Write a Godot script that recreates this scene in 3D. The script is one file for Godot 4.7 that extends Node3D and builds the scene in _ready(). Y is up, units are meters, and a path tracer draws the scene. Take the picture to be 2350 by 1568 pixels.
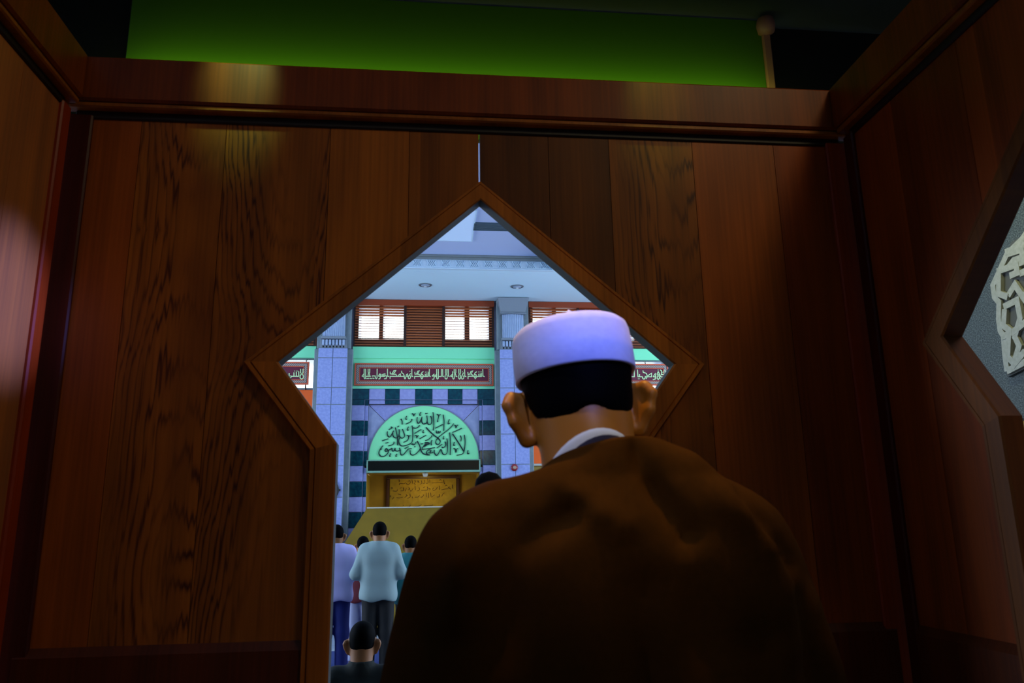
extends Node3D
# A timber enclosure in a prayer hall: a man in a white cap stands before a pointed opening, the tiled niche wall lies beyond.
# Right is +x, up is +y, the niche wall stands at z = -14. Metres throughout.

var M := {}
var used := {}
var strokes_laid := 0

# ---------------------------------------------------------------- naming
func numbered(called: String) -> String:
	if not used.has(called):
		used[called] = 0
		return called
	used[called] += 1
	return "%s_%03d" % [called, used[called]]

func tag(o: Node3D, label: String, category: String, group := "") -> Node3D:
	o.set_meta("label", label)
	o.set_meta("category", category)
	if group:
		o.set_meta("group", group)
	return o

func thing(called: String, label: String, category: String, at := Vector3.ZERO, turn := 0.0, group := "") -> Node3D:
	var o := Node3D.new()
	o.name = numbered(called)
	add_child(o)
	o.position = at
	o.rotation.y = turn
	return tag(o, label, category, group)

func part(called: String, mesh: Mesh, mat: Material, parent: Node3D, at := Vector3.ZERO) -> MeshInstance3D:
	var o := MeshInstance3D.new()
	o.mesh = mesh
	o.material_override = mat
	o.position = at
	o.name = numbered(called) if parent == self else called
	parent.add_child(o, true)
	return o

func struct(called: String, mesh: Mesh, mat: Material, label := "", category := "") -> MeshInstance3D:
	var o := part(called, mesh, mat, self)
	o.set_meta("kind", "structure")
	if label:
		o.set_meta("label", label)
		o.set_meta("category", category)
	return o

# ---------------------------------------------------------------- mesh helpers
func begin(smooth := false) -> SurfaceTool:
	var st := SurfaceTool.new()
	st.begin(Mesh.PRIMITIVE_TRIANGLES)
	st.set_smooth_group(0 if smooth else -1)
	return st

func done(st: SurfaceTool) -> ArrayMesh:
	st.generate_normals()
	return st.commit()

# corners counter-clockwise as seen from the front
func quad(st: SurfaceTool, a: Vector3, b: Vector3, c: Vector3, d: Vector3) -> void:
	for v in [a, c, b, a, d, c]:
		st.add_vertex(v)

func tri(st: SurfaceTool, a: Vector3, b: Vector3, c: Vector3) -> void:
	for v in [a, c, b]:
		st.add_vertex(v)

# a box with chamfered edges
func box(st: SurfaceTool, lo: Vector3, hi: Vector3, c := 0.0) -> void:
	var o := (lo + hi) / 2.0
	var h := (hi - lo) / 2.0
	c = minf(c, minf(h.x, minf(h.y, h.z)) * 0.9)
	for axis in 3:
		var u := (axis + 1) % 3
		var v := (axis + 2) % 3
		for s in [-1.0, 1.0]:
			var p: Array[Vector3] = []
			for k in [[-1, -1], [1, -1], [1, 1], [-1, 1]]:
				var q := Vector3.ZERO
				q[axis] = s * h[axis]
				q[u] = k[0] * (h[u] - c)
				q[v] = k[1] * (h[v] - c)
				p.append(o + q)
			if s > 0:
				quad(st, p[0], p[1], p[2], p[3])
			else:
				quad(st, p[3], p[2], p[1], p[0])
	if c <= 0.0:
		return
	for axis in 3:
		var u := (axis + 1) % 3
		var v := (axis + 2) % 3
		for su in [-1.0, 1.0]:
			for sv in [-1.0, 1.0]:
				var p: Array[Vector3] = []
				for k in [[-1, 0], [1, 0], [1, 1], [-1, 1]]:
					var q := Vector3.ZERO
					q[axis] = k[0] * (h[axis] - c)
					q[u] = su * (h[u] - (c if k[1] == 1 else 0.0))
					q[v] = sv * (h[v] - (0.0 if k[1] == 1 else c))
					p.append(o + q)
				if su * sv > 0:
					quad(st, p[0], p[3], p[2], p[1])
				else:
					quad(st, p[0], p[1], p[2], p[3])
	for sx in [-1.0, 1.0]:
		for sy in [-1.0, 1.0]:
			for sz in [-1.0, 1.0]:
				var a := o + Vector3(sx * h.x, sy * (h.y - c), sz * (h.z - c))
				var b := o + Vector3(sx * (h.x - c), sy * h.y, sz * (h.z - c))
				var d := o + Vector3(sx * (h.x - c), sy * (h.y - c), sz * h.z)
				if sx * sy * sz > 0:
					tri(st, a, b, d)
				else:
					tri(st, a, d, b)

func box_mesh(lo: Vector3, hi: Vector3, c := 0.0) -> ArrayMesh:
	var st := begin()
	box(st, lo, hi, c)
	return done(st)

# a flat outline in x and y given depth from z0 (back) to z1 (front)
func prism(st: SurfaceTool, outline: PackedVector2Array, z0: float, z1: float) -> void:
	var p := outline
	if Geometry2D.is_polygon_clockwise(p):
		p = p.duplicate()
		p.reverse()
	var t := Geometry2D.triangulate_polygon(p)
	for i in range(0, t.size(), 3):
		var a := p[t[i]]
		var b := p[t[i + 1]]
		var c := p[t[i + 2]]
		if (b - a).cross(c - a) < 0:
			var s := b
			b = c
			c = s
		tri(st, Vector3(a.x, a.y, z1), Vector3(b.x, b.y, z1), Vector3(c.x, c.y, z1))
		tri(st, Vector3(a.x, a.y, z0), Vector3(c.x, c.y, z0), Vector3(b.x, b.y, z0))
	for i in p.size():
		var a := p[i]
		var b := p[(i + 1) % p.size()]
		quad(st, Vector3(a.x, a.y, z1), Vector3(a.x, a.y, z0), Vector3(b.x, b.y, z0), Vector3(b.x, b.y, z1))

func prism_mesh(outline: PackedVector2Array, z0: float, z1: float) -> ArrayMesh:
	var st := begin()
	prism(st, outline, z0, z1)
	return done(st)

# a slab with rectangular holes [x0, y0, x1, y1], one box per cell between the cuts
func holed(x0: float, y0: float, x1: float, y1: float, z0: float, z1: float, holes: Array) -> ArrayMesh:
	var xs := [x0, x1]
	var ys := [y0, y1]
	for h in holes:
		for k in [0, 2]:
			if h[k] > x0 and h[k] < x1 and not xs.has(h[k]):
				xs.append(h[k])
			if h[k + 1] > y0 and h[k + 1] < y1 and not ys.has(h[k + 1]):
				ys.append(h[k + 1])
	xs.sort()
	ys.sort()
	var st := begin()
	for i in xs.size() - 1:
		for j in ys.size() - 1:
			var cx: float = (xs[i] + xs[i + 1]) / 2.0
			var cy: float = (ys[j] + ys[j + 1]) / 2.0
			var open := false
			for h in holes:
				if cx > h[0] and cx < h[2] and cy > h[1] and cy < h[3]:
					open = true
			if not open:
				box(st, Vector3(xs[i], ys[j], z0), Vector3(xs[i + 1], ys[j + 1], z1))
	return done(st)

# a lathe round y from [radius, height] pairs; sx and sz squash it
func lathe(profile: Array, n := 24, sx := 1.0, sz := 1.0, closed := true) -> ArrayMesh:
	var st := begin(true)
	for i in profile.size() - 1:
		for k in n:
			var a := TAU * k / n
			var b := TAU * (k + 1) / n
			var p: Array = profile[i]
			var q: Array = profile[i + 1]
			var v0 := Vector3(cos(a) * p[0] * sx, p[1], -sin(a) * p[0] * sz)
			var v1 := Vector3(cos(b) * p[0] * sx, p[1], -sin(b) * p[0] * sz)
			var v2 := Vector3(cos(b) * q[0] * sx, q[1], -sin(b) * q[0] * sz)
			var v3 := Vector3(cos(a) * q[0] * sx, q[1], -sin(a) * q[0] * sz)
			if p[0] > 0.0:
				tri(st, v0, v1, v2)
			if q[0] > 0.0:
				tri(st, v0, v2, v3)
	return done(st)

# a tube along points
func tube(st: SurfaceTool, pts: Array, r: float, n := 8) -> void:
	var rings := []
	for i in pts.size():
		var d: Vector3 = (pts[mini(i + 1, pts.size() - 1)] - pts[maxi(i - 1, 0)]).normalized()
		var u := d.cross(Vector3.UP if absf(d.y) < 0.9 else Vector3.RIGHT).normalized()
		var v := d.cross(u).normalized()
		var ring := []
		for k in n:
			ring.append(pts[i] + (u * cos(TAU * k / n) + v * sin(TAU * k / n)) * r)
		rings.append(ring)
	for i in rings.size() - 1:
		for k in n:
			quad(st, rings[i][k], rings[i][(k + 1) % n], rings[i + 1][(k + 1) % n], rings[i + 1][k])
	for k in range(1, n - 1):
		tri(st, rings[0][0], rings[0][k + 1], rings[0][k])
		tri(st, rings[-1][0], rings[-1][k], rings[-1][k + 1])

# a pen stroke: flat list x, y, x, y ...; smoothed when curved; nib = share of the width lost along the nib's slant
func stroke(st: SurfaceTool, flat: Array, to: Transform2D, w: float, z0: float, z1: float, curved := false, nib := 0.0) -> void:
	strokes_laid += 1
	z1 += 0.0003 * (strokes_laid % 13)  # crossing strokes lie at slightly different heights
	var raw: Array[Vector2] = []
	for i in range(0, flat.size(), 2):
		raw.append(to * Vector2(flat[i], flat[i + 1]))
	var p: Array[Vector2] = []
	if curved and raw.size() > 2:
		for i in raw.size() - 1:
			for k in 4:
				p.append(raw[i].cubic_interpolate(raw[i + 1], raw[maxi(i - 1, 0)], raw[mini(i + 2, raw.size() - 1)], k / 4.0))
		p.append(raw[-1])
	else:
		p = raw
	var left: Array[Vector2] = []
	var right: Array[Vector2] = []
	for i in p.size():
		var d0 := (p[i] - p[maxi(i - 1, 0)]).normalized()
		var d1 := (p[mini(i + 1, p.size() - 1)] - p[i]).normalized()
		var d := (d0 + d1).normalized()
		if d == Vector2.ZERO:
			d = d1
		var side := Vector2(-d.y, d.x)
		var stretch := 1.0 / maxf(0.55, absf(side.dot(Vector2(-d1.y, d1.x) if d1 != Vector2.ZERO else Vector2(-d0.y, d0.x))))
		var half := w / 2.0 * (1.0 - nib * absf(cos(d.angle() - 0.7)))
		left.append(p[i] + side * half * stretch)
		right.append(p[i] - side * half * stretch)
	for i in p.size() - 1:
		var a := right[i]
		var b := right[i + 1]
		var c := left[i + 1]
		var e := left[i]
		quad(st, Vector3(a.x, a.y, z1), Vector3(b.x, b.y, z1), Vector3(c.x, c.y, z1), Vector3(e.x, e.y, z1))
		quad(st, Vector3(a.x, a.y, z0), Vector3(b.x, b.y, z0), Vector3(b.x, b.y, z1), Vector3(a.x, a.y, z1))
		quad(st, Vector3(e.x, e.y, z1), Vector3(c.x, c.y, z1), Vector3(c.x, c.y, z0), Vector3(e.x, e.y, z0))
	for k in [0, p.size() - 1]:
		var a := right[k]
		var e := left[k]
		if k == 0:
			quad(st, Vector3(e.x, e.y, z0), Vector3(a.x, a.y, z0), Vector3(a.x, a.y, z1), Vector3(e.x, e.y, z1))
		else:
			quad(st, Vector3(a.x, a.y, z0), Vector3(e.x, e.y, z0), Vector3(e.x, e.y, z1), Vector3(a.x, a.y, z1))

# ---------------------------------------------------------------- bodies: distances joined smoothly, meshed as surface nets
func cap(a: Vector3, b: Vector3, ra: float, rb: float) -> Array:
	return [a, b, ra, rb]

func egg(c: Vector3, r: Vector3, turn := Basis()) -> Array:
	return [c, r, turn]

func moved(list: Array, t: Transform3D) -> Array:
	var out := []
	for q in list:
		out.append([t * q[0], t * q[1], q[2], q[3]] if q.size() == 4 else [t * q[0], q[1], t.basis * q[2]])
	return out

func body_mesh(list: Array, cell: float, k: float, cut: Variant = null) -> ArrayMesh:
	var lo := Vector3.INF
	var hi := -Vector3.INF
	var reach := 3.0 * k + 2.0 * cell
	var boxes := []
	for q in list:
		var a: Vector3
		var b: Vector3
		if q.size() == 4:
			var ra: Vector3 = Vector3.ONE * q[2]
			var rb: Vector3 = Vector3.ONE * q[3]
			a = (q[0] - ra).min(q[1] - rb)
			b = (q[0] + ra).max(q[1] + rb)
		else:
			var r: Vector3 = Vector3.ONE * maxf(q[1].x, maxf(q[1].y, q[1].z))
			a = q[0] - r
			b = q[0] + r
		boxes.append([a, b])
		lo = lo.min(a)
		hi = hi.max(b)
	lo -= Vector3.ONE * reach
	hi += Vector3.ONE * reach
	var nx := int((hi.x - lo.x) / cell) + 2
	var ny := int((hi.y - lo.y) / cell) + 2
	var nz := int((hi.z - lo.z) / cell) + 2
	var f := PackedFloat32Array()
	f.resize(nx * ny * nz)
	for n in list.size():
		var q: Array = list[n]
		var a: Vector3 = (boxes[n][0] - lo - Vector3.ONE * reach) / cell
		var b: Vector3 = (boxes[n][1] - lo + Vector3.ONE * reach) / cell
		var x0 := maxi(0, int(a.x))
		var x1 := mini(nx - 1, int(b.x) + 1)
		var capsule := q.size() == 4
		var pa: Vector3 = q[0]
		var ba: Vector3 = q[1] - q[0] if capsule else Vector3.ZERO
		var inv_len := 1.0 / maxf(ba.length_squared(), 1e-9)
		var ra: float = q[2] if capsule else 0.0
		var dr: float = q[3] - q[2] if capsule else 0.0
		var back: Basis = Basis() if capsule else q[2].inverse()
		var inv_r: Vector3 = Vector3.ONE if capsule else Vector3(1.0 / q[1].x, 1.0 / q[1].y, 1.0 / q[1].z)
		var least: float = 0.0 if capsule else minf(q[1].x, minf(q[1].y, q[1].z))
		for z in range(maxi(0, int(a.z)), mini(nz - 1, int(b.z) + 1) + 1):
			for y in range(maxi(0, int(a.y)), mini(ny - 1, int(b.y) + 1) + 1):
				var at := (z * ny + y) * nx
				for x in range(x0, x1 + 1):
					var p := lo + Vector3(x, y, z) * cell - pa
					var d: float
					if capsule:
						var h := clampf(p.dot(ba) * inv_len, 0.0, 1.0)
						d = (p - ba * h).length() - ra - dr * h
					else:
						var e := (back * p) * inv_r
						d = (e.length() - 1.0) * least
					f[at + x] += exp(clampf(-d / k, -30.0, 30.0))
	for i in f.size():
		f[i] = -k * log(f[i]) if f[i] > 0.0 else 1.0
	if cut != null:
		for z in nz:
			for y in ny:
				for x in nx:
					var i := (z * ny + y) * nx + x
					if f[i] < reach:
						f[i] = maxf(f[i], cut.call(lo + Vector3(x, y, z) * cell))
	var cell_vertex := PackedInt32Array()
	cell_vertex.resize(nx * ny * nz)
	cell_vertex.fill(-1)
	var verts := PackedVector3Array()
	var step := [0, 1, nx, nx + 1, nx * ny, nx * ny + 1, nx * ny + nx, nx * ny + nx + 1]
	var corner := [Vector3(0, 0, 0), Vector3(1, 0, 0), Vector3(0, 1, 0), Vector3(1, 1, 0), Vector3(0, 0, 1), Vector3(1, 0, 1), Vector3(0, 1, 1), Vector3(1, 1, 1)]
	var pairs := [[0, 1], [2, 3], [4, 5], [6, 7], [0, 2], [1, 3], [4, 6], [5, 7], [0, 4], [1, 5], [2, 6], [3, 7]]
	for z in nz - 1:
		for y in ny - 1:
			var row := (z * ny + y) * nx
			for x in nx - 1:
				var i := row + x
				var inside := 0
				for s in step:
					if f[i + s] < 0.0:
						inside += 1
				if inside == 0 or inside == 8:
					continue
				var sum := Vector3.ZERO
				var count := 0
				for e in pairs:
					var fa := f[i + step[e[0]]]
					var fb := f[i + step[e[1]]]
					if (fa < 0.0) != (fb < 0.0):
						sum += corner[e[0]].lerp(corner[e[1]], fa / (fa - fb))
						count += 1
				cell_vertex[i] = verts.size()
				verts.append(lo + (Vector3(x, y, z) + sum / count) * cell)
	var index := PackedInt32Array()
	var offs := [1, nx, nx * ny]
	for z in range(1, nz - 1):
		for y in range(1, ny - 1):
			for x in range(1, nx - 1):
				var i := (z * ny + y) * nx + x
				for axis in 3:
					var fa := f[i]
					var fb := f[i + offs[axis]]
					if (fa < 0.0) == (fb < 0.0):
						continue
					var u: int = offs[(axis + 1) % 3]
					var v: int = offs[(axis + 2) % 3]
					var q := [cell_vertex[i - u - v], cell_vertex[i - v], cell_vertex[i], cell_vertex[i - u]]
					if fa < 0.0:
						index.append_array(PackedInt32Array([q[0], q[2], q[1], q[0], q[3], q[2]]))
					else:
						index.append_array(PackedInt32Array([q[0], q[1], q[2], q[0], q[2], q[3]]))
	var normals := PackedVector3Array()
	normals.resize(verts.size())
	for t in range(0, index.size(), 3):
		var a := verts[index[t]]
		var nn := (verts[index[t + 2]] - a).cross(verts[index[t + 1]] - a)
		for j in 3:
			normals[index[t + j]] += nn
	for i in normals.size():
		normals[i] = normals[i].normalized()
	var arrays := []
	arrays.resize(Mesh.ARRAY_MAX)
	arrays[Mesh.ARRAY_VERTEX] = verts
	arrays[Mesh.ARRAY_NORMAL] = normals
	arrays[Mesh.ARRAY_INDEX] = index
	var m := ArrayMesh.new()
	m.add_surface_from_arrays(Mesh.PRIMITIVE_TRIANGLES, arrays)
	return m

# a hand on the end of a forearm: wrist, the way the fingers point, the way the palm faces; thumb on the side of «across»
func hand(wrist: Vector3, along: Vector3, palm: Vector3, thumb_side: float) -> Array:
	var across := along.cross(palm).normalized() * thumb_side
	var out := [cap(wrist, wrist + along * 0.03, 0.026, 0.028)]
	for i in 4:
		var s := (1.5 - i) * 0.019
		var root := wrist + along * (0.085 - 0.004 * absf(i - 1)) + across * s
		out.append(cap(wrist + along * 0.02 + across * s * 0.7, root, 0.015, 0.0115))
		var long: float = [0.040, 0.045, 0.042, 0.033][i]
		var mid := root + (along * 0.86 + palm * 0.5).normalized() * long
		var tip := mid + (along * 0.5 + palm * 0.86).normalized() * long * 0.85
		out.append(cap(root, mid, 0.0095, 0.0085))
		out.append(cap(mid, tip, 0.0085, 0.0072))
	var t0 := wrist + along * 0.02 + across * 0.022
	var t1 := t0 + (along * 0.7 + across * 0.7).normalized() * 0.042
	var t2 := t1 + (along * 0.9 + across * 0.1 + palm * 0.4).normalized() * 0.034
	out.append(cap(t0, t1, 0.014, 0.0105))
	out.append(cap(t1, t2, 0.0105, 0.0085))
	return out

# skull, face, ears and neck round the point between the ears; the face looks along -z
func head_shapes() -> Array:
	var s := [
		egg(Vector3(0, 0.036, 0.0), Vector3(0.077, 0.087, 0.096)), egg(Vector3(0, -0.02, -0.035), Vector3(0.062, 0.075, 0.06)),
		cap(Vector3(0, -0.05, -0.05), Vector3(0, -0.092, -0.072), 0.045, 0.024),
		cap(Vector3(0, 0.012, -0.094), Vector3(0, -0.028, -0.113), 0.008, 0.013),
		cap(Vector3(-0.017, -0.056, -0.096), Vector3(0.017, -0.056, -0.096), 0.008, 0.008),
		cap(Vector3(-0.035, 0.022, -0.086), Vector3(0.035, 0.022, -0.086), 0.011, 0.011),
		egg(Vector3(0, -0.03, 0.0), Vector3(0.070, 0.072, 0.076)), cap(Vector3(0, -0.03, 0.018), Vector3(0.0, -0.17, 0.03), 0.065, 0.071),
	]
	for x in [-1.0, 1.0]:
		s.append_array([
			egg(Vector3(0.087 * x, -0.022, 0.0), Vector3(0.009, 0.024, 0.012), Basis(Vector3.UP, 0.6 * x)),
			cap(Vector3(0.074 * x, 0.006, -0.012), Vector3(0.100 * x, 0.006, 0.010), 0.0045, 0.005),
			cap(Vector3(0.100 * x, 0.006, 0.010), Vector3(0.1065 * x, -0.006, 0.016), 0.005, 0.005),
			cap(Vector3(0.1065 * x, -0.006, 0.016), Vector3(0.100 * x, -0.030, 0.015), 0.005, 0.0045),
			cap(Vector3(0.100 * x, -0.030, 0.015), Vector3(0.082 * x, -0.056, 0.002), 0.0045, 0.0065),
			cap(Vector3(0.082 * x, -0.056, 0.002), Vector3(0.074 * x, -0.048, -0.006), 0.0065, 0.006),
		])
	return s

# a cloth closed round a row of rings [y, centre x, centre z, half width, half depth]
func draped(rings: Array, n: int, power: float, fold: Variant = null) -> ArrayMesh:
	var rows := []
	var steps := 5
	for i in rings.size() - 1:
		for k in steps + (1 if i == rings.size() - 2 else 0):
			var t := float(k) / steps
			var r := []
			for c in 5:
				r.append(cubic_interpolate(rings[i][c], rings[i + 1][c], rings[maxi(i - 1, 0)][c], rings[mini(i + 2, rings.size() - 1)][c], t))
			var ring := []
			for j in n:
				var a := TAU * j / n
				var ca := cos(a)
				var sa := sin(a)
				var m := pow(pow(absf(ca), power) + pow(absf(sa), power), -1.0 / power)
				var p := Vector3(r[1] + r[3] * ca * m, r[0], r[2] + r[4] * sa * m)
				if fold != null:
					p += fold.call(p, Vector3(ca, 0, sa))
				ring.append(p)
			rows.append(ring)
	var st := begin(true)
	for i in rows.size() - 1:
		for j in n:
			var k := (j + 1) % n
			quad(st, rows[i][j], rows[i][k], rows[i + 1][k], rows[i + 1][j])
	return done(st)

func _ready() -> void:
	# camera: 27 mm on a 24 mm high frame, tipped up at the man's head
	var cam := Camera3D.new()
	cam.name = "camera"
	add_child(cam)
	cam.position = Vector3(0, 1.6, 0)
	cam.rotation_degrees = Vector3(13.5, -6.3, -0.97)
	var lens := CameraAttributesPhysical.new()
	lens.frustum_focal_length = 27.093
	lens.exposure_aperture = 8.0
	lens.frustum_focus_distance = 7.0
	lens.frustum_near = 0.05
	cam.attributes = lens
	cam.fov = 47.78
	cam.near = 0.05
	cam.current = true
	# white daylight outside
	var env := Environment.new()
	env.background_mode = Environment.BG_COLOR
	env.background_color = Color(0.95, 1.0, 1.0)
	env.background_energy_multiplier = 4.0
	env.tonemap_mode = Environment.TONE_MAPPER_LINEAR
	env.tonemap_exposure = 1.0
	env.sdfgi_enabled = true
	env.ssao_enabled = true
	env.ssil_enabled = true
	var world := WorldEnvironment.new()
	world.environment = env
	add_child(world)
	# daylight added through two unseen side windows, and the ceiling panel's light
	area(Vector3(-8.9, 3.0, -8.6), Vector3(0, -PI / 2, 0), Vector2(6.8, 3.4), Color(0.72, 0.82, 1.0), 46.0)
	area(Vector3(8.9, 3.0, -8.6), Vector3(0, PI / 2, 0), Vector2(6.8, 3.4), Color(0.72, 0.82, 1.0), 46.0)
	area(Vector3(0.05, 5.94, -10.75), Vector3(-PI / 2, 0, 0), Vector2(1.1, 1.1), Color(0.75, 0.85, 1.0), 2.0)
	# unseen lamps added to light the timber, robe, head, cap and side board
	area(Vector3(1.75, 4.3, -0.1), Vector3(-1.05, 0.45, 0), Vector2(0.5, 0.5), Color(1.0, 0.90, 0.66), 1.7)
	spot(Vector3(0.25, 4.3, -1.10), Vector3(0.25, 1.6, -1.06), Color(1.0, 0.76, 0.34), 5.5, 8.5)
	spot(Vector3(-1.2, 4.0, -0.5), Vector3(0.13, 1.83, -1.05), Color(0.82, 0.82, 1.0), 2.6, 6.0)
	spot(Vector3(2.05, 2.0, -1.1), Vector3(-0.92, 2.10, -1.74), Color(0.42, 0.50, 1.0), 26.0, 4.2)
	spot(Vector3(0.9, 3.9, 2.9), Vector3(0.225, 1.865, -1.0), Color(0.22, 0.40, 1.0), 24.0, 1.5)
	spot(Vector3(0.85, 3.9, 2.9), Vector3(0.23, 1.73, -1.0), Color(1.0, 0.90, 0.78), 3.0, 3.6)
	# strip lamp behind the rail, two spots over it, an unseen one added for the stone pier, the niche's own lamp
	area(Vector3(0.1, 2.850, -2.0), Vector3.ZERO, Vector2(1.94, 0.016), Color(0.85, 1.0, 0.4), 0.21)
	spot(Vector3(-0.51, 3.13, -1.62), Vector3(-0.51, 2.775, -1.90), Color(0.72, 1.0, 0.62), 0.34, 15.0)
	spot(Vector3(0.636, 3.13, -1.62), Vector3(0.636, 2.765, -1.90), Color(0.75, 1.0, 0.45), 0.09, 15.0)
	spot(Vector3(1.7, 3.3, -2.4), Vector3(2.4, 2.35, -2.75), Color(1.0, 1.0, 0.72), 0.55, 45.0)
	spot(Vector3(-0.05, 2.47, -14.1), Vector3(-0.05, 1.9, -14.86), Color(1.0, 0.85, 0.35), 0.25, 75.0)
	build_wall()
	build_pillars()
	build_hall()
	build_screens()
	build_man()
	build_people()

func area(at: Vector3, turn: Vector3, size: Vector2, color: Color, energy: float) -> void:
	var l := AreaLight3D.new()
	l.name = numbered("area_light")
	add_child(l)
	l.position = at
	l.rotation = turn
	l.area_size = size
	l.light_color = color
	l.light_energy = energy
	l.area_range = 40.0
	l.area_attenuation = 2.0
	l.shadow_enabled = true

func spot(at: Vector3, to: Vector3, color: Color, energy: float, angle: float) -> void:
	var l := SpotLight3D.new()
	l.name = numbered("spot_light")
	add_child(l)
	l.look_at_from_position(at, to, Vector3.BACK)
	l.light_color = color
	l.light_energy = energy
	l.spot_angle = angle
	l.spot_angle_attenuation = 1.0
	l.spot_range = 20.0
	l.spot_attenuation = 2.0
	l.light_size = 0.02
	l.shadow_enabled = true

# ---------------------------------------------------------------- materials
func plain(key: String, c: Color, rough := 0.7, coat := 0.0) -> StandardMaterial3D:
	if not M.has(key):
		var m := StandardMaterial3D.new()
		m.resource_name = key
		m.albedo_color = c
		m.roughness = rough
		if coat > 0.0:
			m.clearcoat_enabled = true
			m.clearcoat = coat
			m.clearcoat_roughness = 0.18
		M[key] = m
	return M[key]

# sRGB colour mottled by a noise texture
func mottled(key: String, dark: Color, light: Color, freq: float, scale: float, rough := 0.6, relief := 0.0) -> StandardMaterial3D:
	if not M.has(key):
		var n := FastNoiseLite.new()
		n.seed = key.hash() % 1000
		n.frequency = freq
		n.fractal_octaves = 4
		var t := NoiseTexture2D.new()
		t.width = 256
		t.height = 256
		t.seamless = true
		t.noise = n
		var g := Gradient.new()
		g.set_color(0, dark)
		g.set_color(1, light)
		t.color_ramp = g
		var m := StandardMaterial3D.new()
		m.resource_name = key
		m.albedo_texture = t
		m.uv1_triplanar = true
		m.uv1_world_triplanar = true
		m.uv1_scale = Vector3.ONE * scale
		m.roughness = rough
		if relief > 0.0:
			var h := NoiseTexture2D.new()
			h.width = 256
			h.height = 256
			h.seamless = true
			h.noise = n
			m.heightmap_enabled = true
			m.heightmap_texture = h
			m.heightmap_scale = relief
		M[key] = m
	return M[key]

# timber: figure 0 = plain straight grain, 1 = arched grain with dark streaks
func wood_picture(figure: int, at: int) -> ImageTexture:
	var w := 512
	var h := 1024
	var warp := FastNoiseLite.new()
	warp.seed = at
	warp.frequency = 0.004
	warp.fractal_octaves = 3
	var fine := FastNoiseLite.new()
	fine.seed = at + 7
	fine.frequency = 0.05
	fine.fractal_octaves = 2
	var bytes := PackedByteArray()
	bytes.resize(w * h * 3)
	var i := 0
	for y in h:
		var v := 1.0 - absf(2.0 * y / h - 1.0)
		var yy := v * h * 0.5
		for x in w:
			var u := float(x) / w
			var streak := fine.get_noise_2d(x * 3.0, yy * 0.06)
			var low := warp.get_noise_2d(x * 2.2, yy * 0.3)
			var c := Vector3(0.43, 0.118, 0.007) * (1.0 + 0.22 * streak + 0.5 * low)
			if figure == 1:
				var du: float = u - (floorf(u * 2.0) + 0.5) / 2.0
				var bend := warp.get_noise_2d(x * 1.1 + 300.0, yy * 0.45)
				var ring: float = 5.0 * v + 150.0 * du * du + 3.0 * bend + 0.35 * streak
				var line := pow(0.5 + 0.5 * sin(TAU * ring), 5.0)
				var deep := clampf(0.75 + 1.8 * warp.get_noise_2d(x * 1.6 + 90.0, yy * 0.3 + 40.0), 0.0, 1.0)
				c = c.lerp(Vector3(0.06, 0.010, 0.003), line * deep * 0.95)
				c = c.lerp(Vector3(0.20, 0.045, 0.005), clampf(0.8 * bend, 0.0, 0.6))
			var s := Color(c.x, c.y, c.z).linear_to_srgb()
			bytes[i] = clampi(int(s.r * 255.0), 0, 255)
			bytes[i + 1] = clampi(int(s.g * 255.0), 0, 255)
			bytes[i + 2] = clampi(int(s.b * 255.0), 0, 255)
			i += 3
	return ImageTexture.create_from_image(Image.create_from_data(w, h, false, Image.FORMAT_RGB8, bytes))

func wood(figure: int, tone := 1.0, shift := 0.0, red := 0.0) -> StandardMaterial3D:
	var key := "timber %d %.2f %.2f %.2f" % [figure, tone, shift, red]
	if not M.has(key):
		var pic := "timber picture %d" % figure
		if not M.has(pic):
			M[pic] = wood_picture(figure, 11 + figure * 5)
		var m := StandardMaterial3D.new()
		m.resource_name = key
		m.albedo_texture = M[pic]
		m.albedo_color = Color(tone, tone * (1.0 - red), tone * (1.0 - red))
		m.uv1_triplanar = true
		m.uv1_triplanar_sharpness = 8.0
		m.uv1_scale = Vector3(1.25, 0.6, 1.25)
		m.uv1_offset = Vector3(shift, shift * 0.7, shift)
		m.roughness = 0.5
		m.clearcoat_enabled = true
		m.clearcoat = 0.12
		m.clearcoat_roughness = 0.3
		m.metallic_specular = 0.3
		M[key] = m
	return M[key]

func glossy_wood(shift: float) -> StandardMaterial3D:
	var key := "glossy timber %.2f" % shift
	if not M.has(key):
		var m: StandardMaterial3D = wood(0, 1.0, shift).duplicate()
		m.resource_name = key
		m.metallic_specular = 0.7
		m.roughness = 0.55
		m.clearcoat = 0.6
		m.clearcoat_roughness = 0.5
		M[key] = m
	return M[key]

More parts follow.
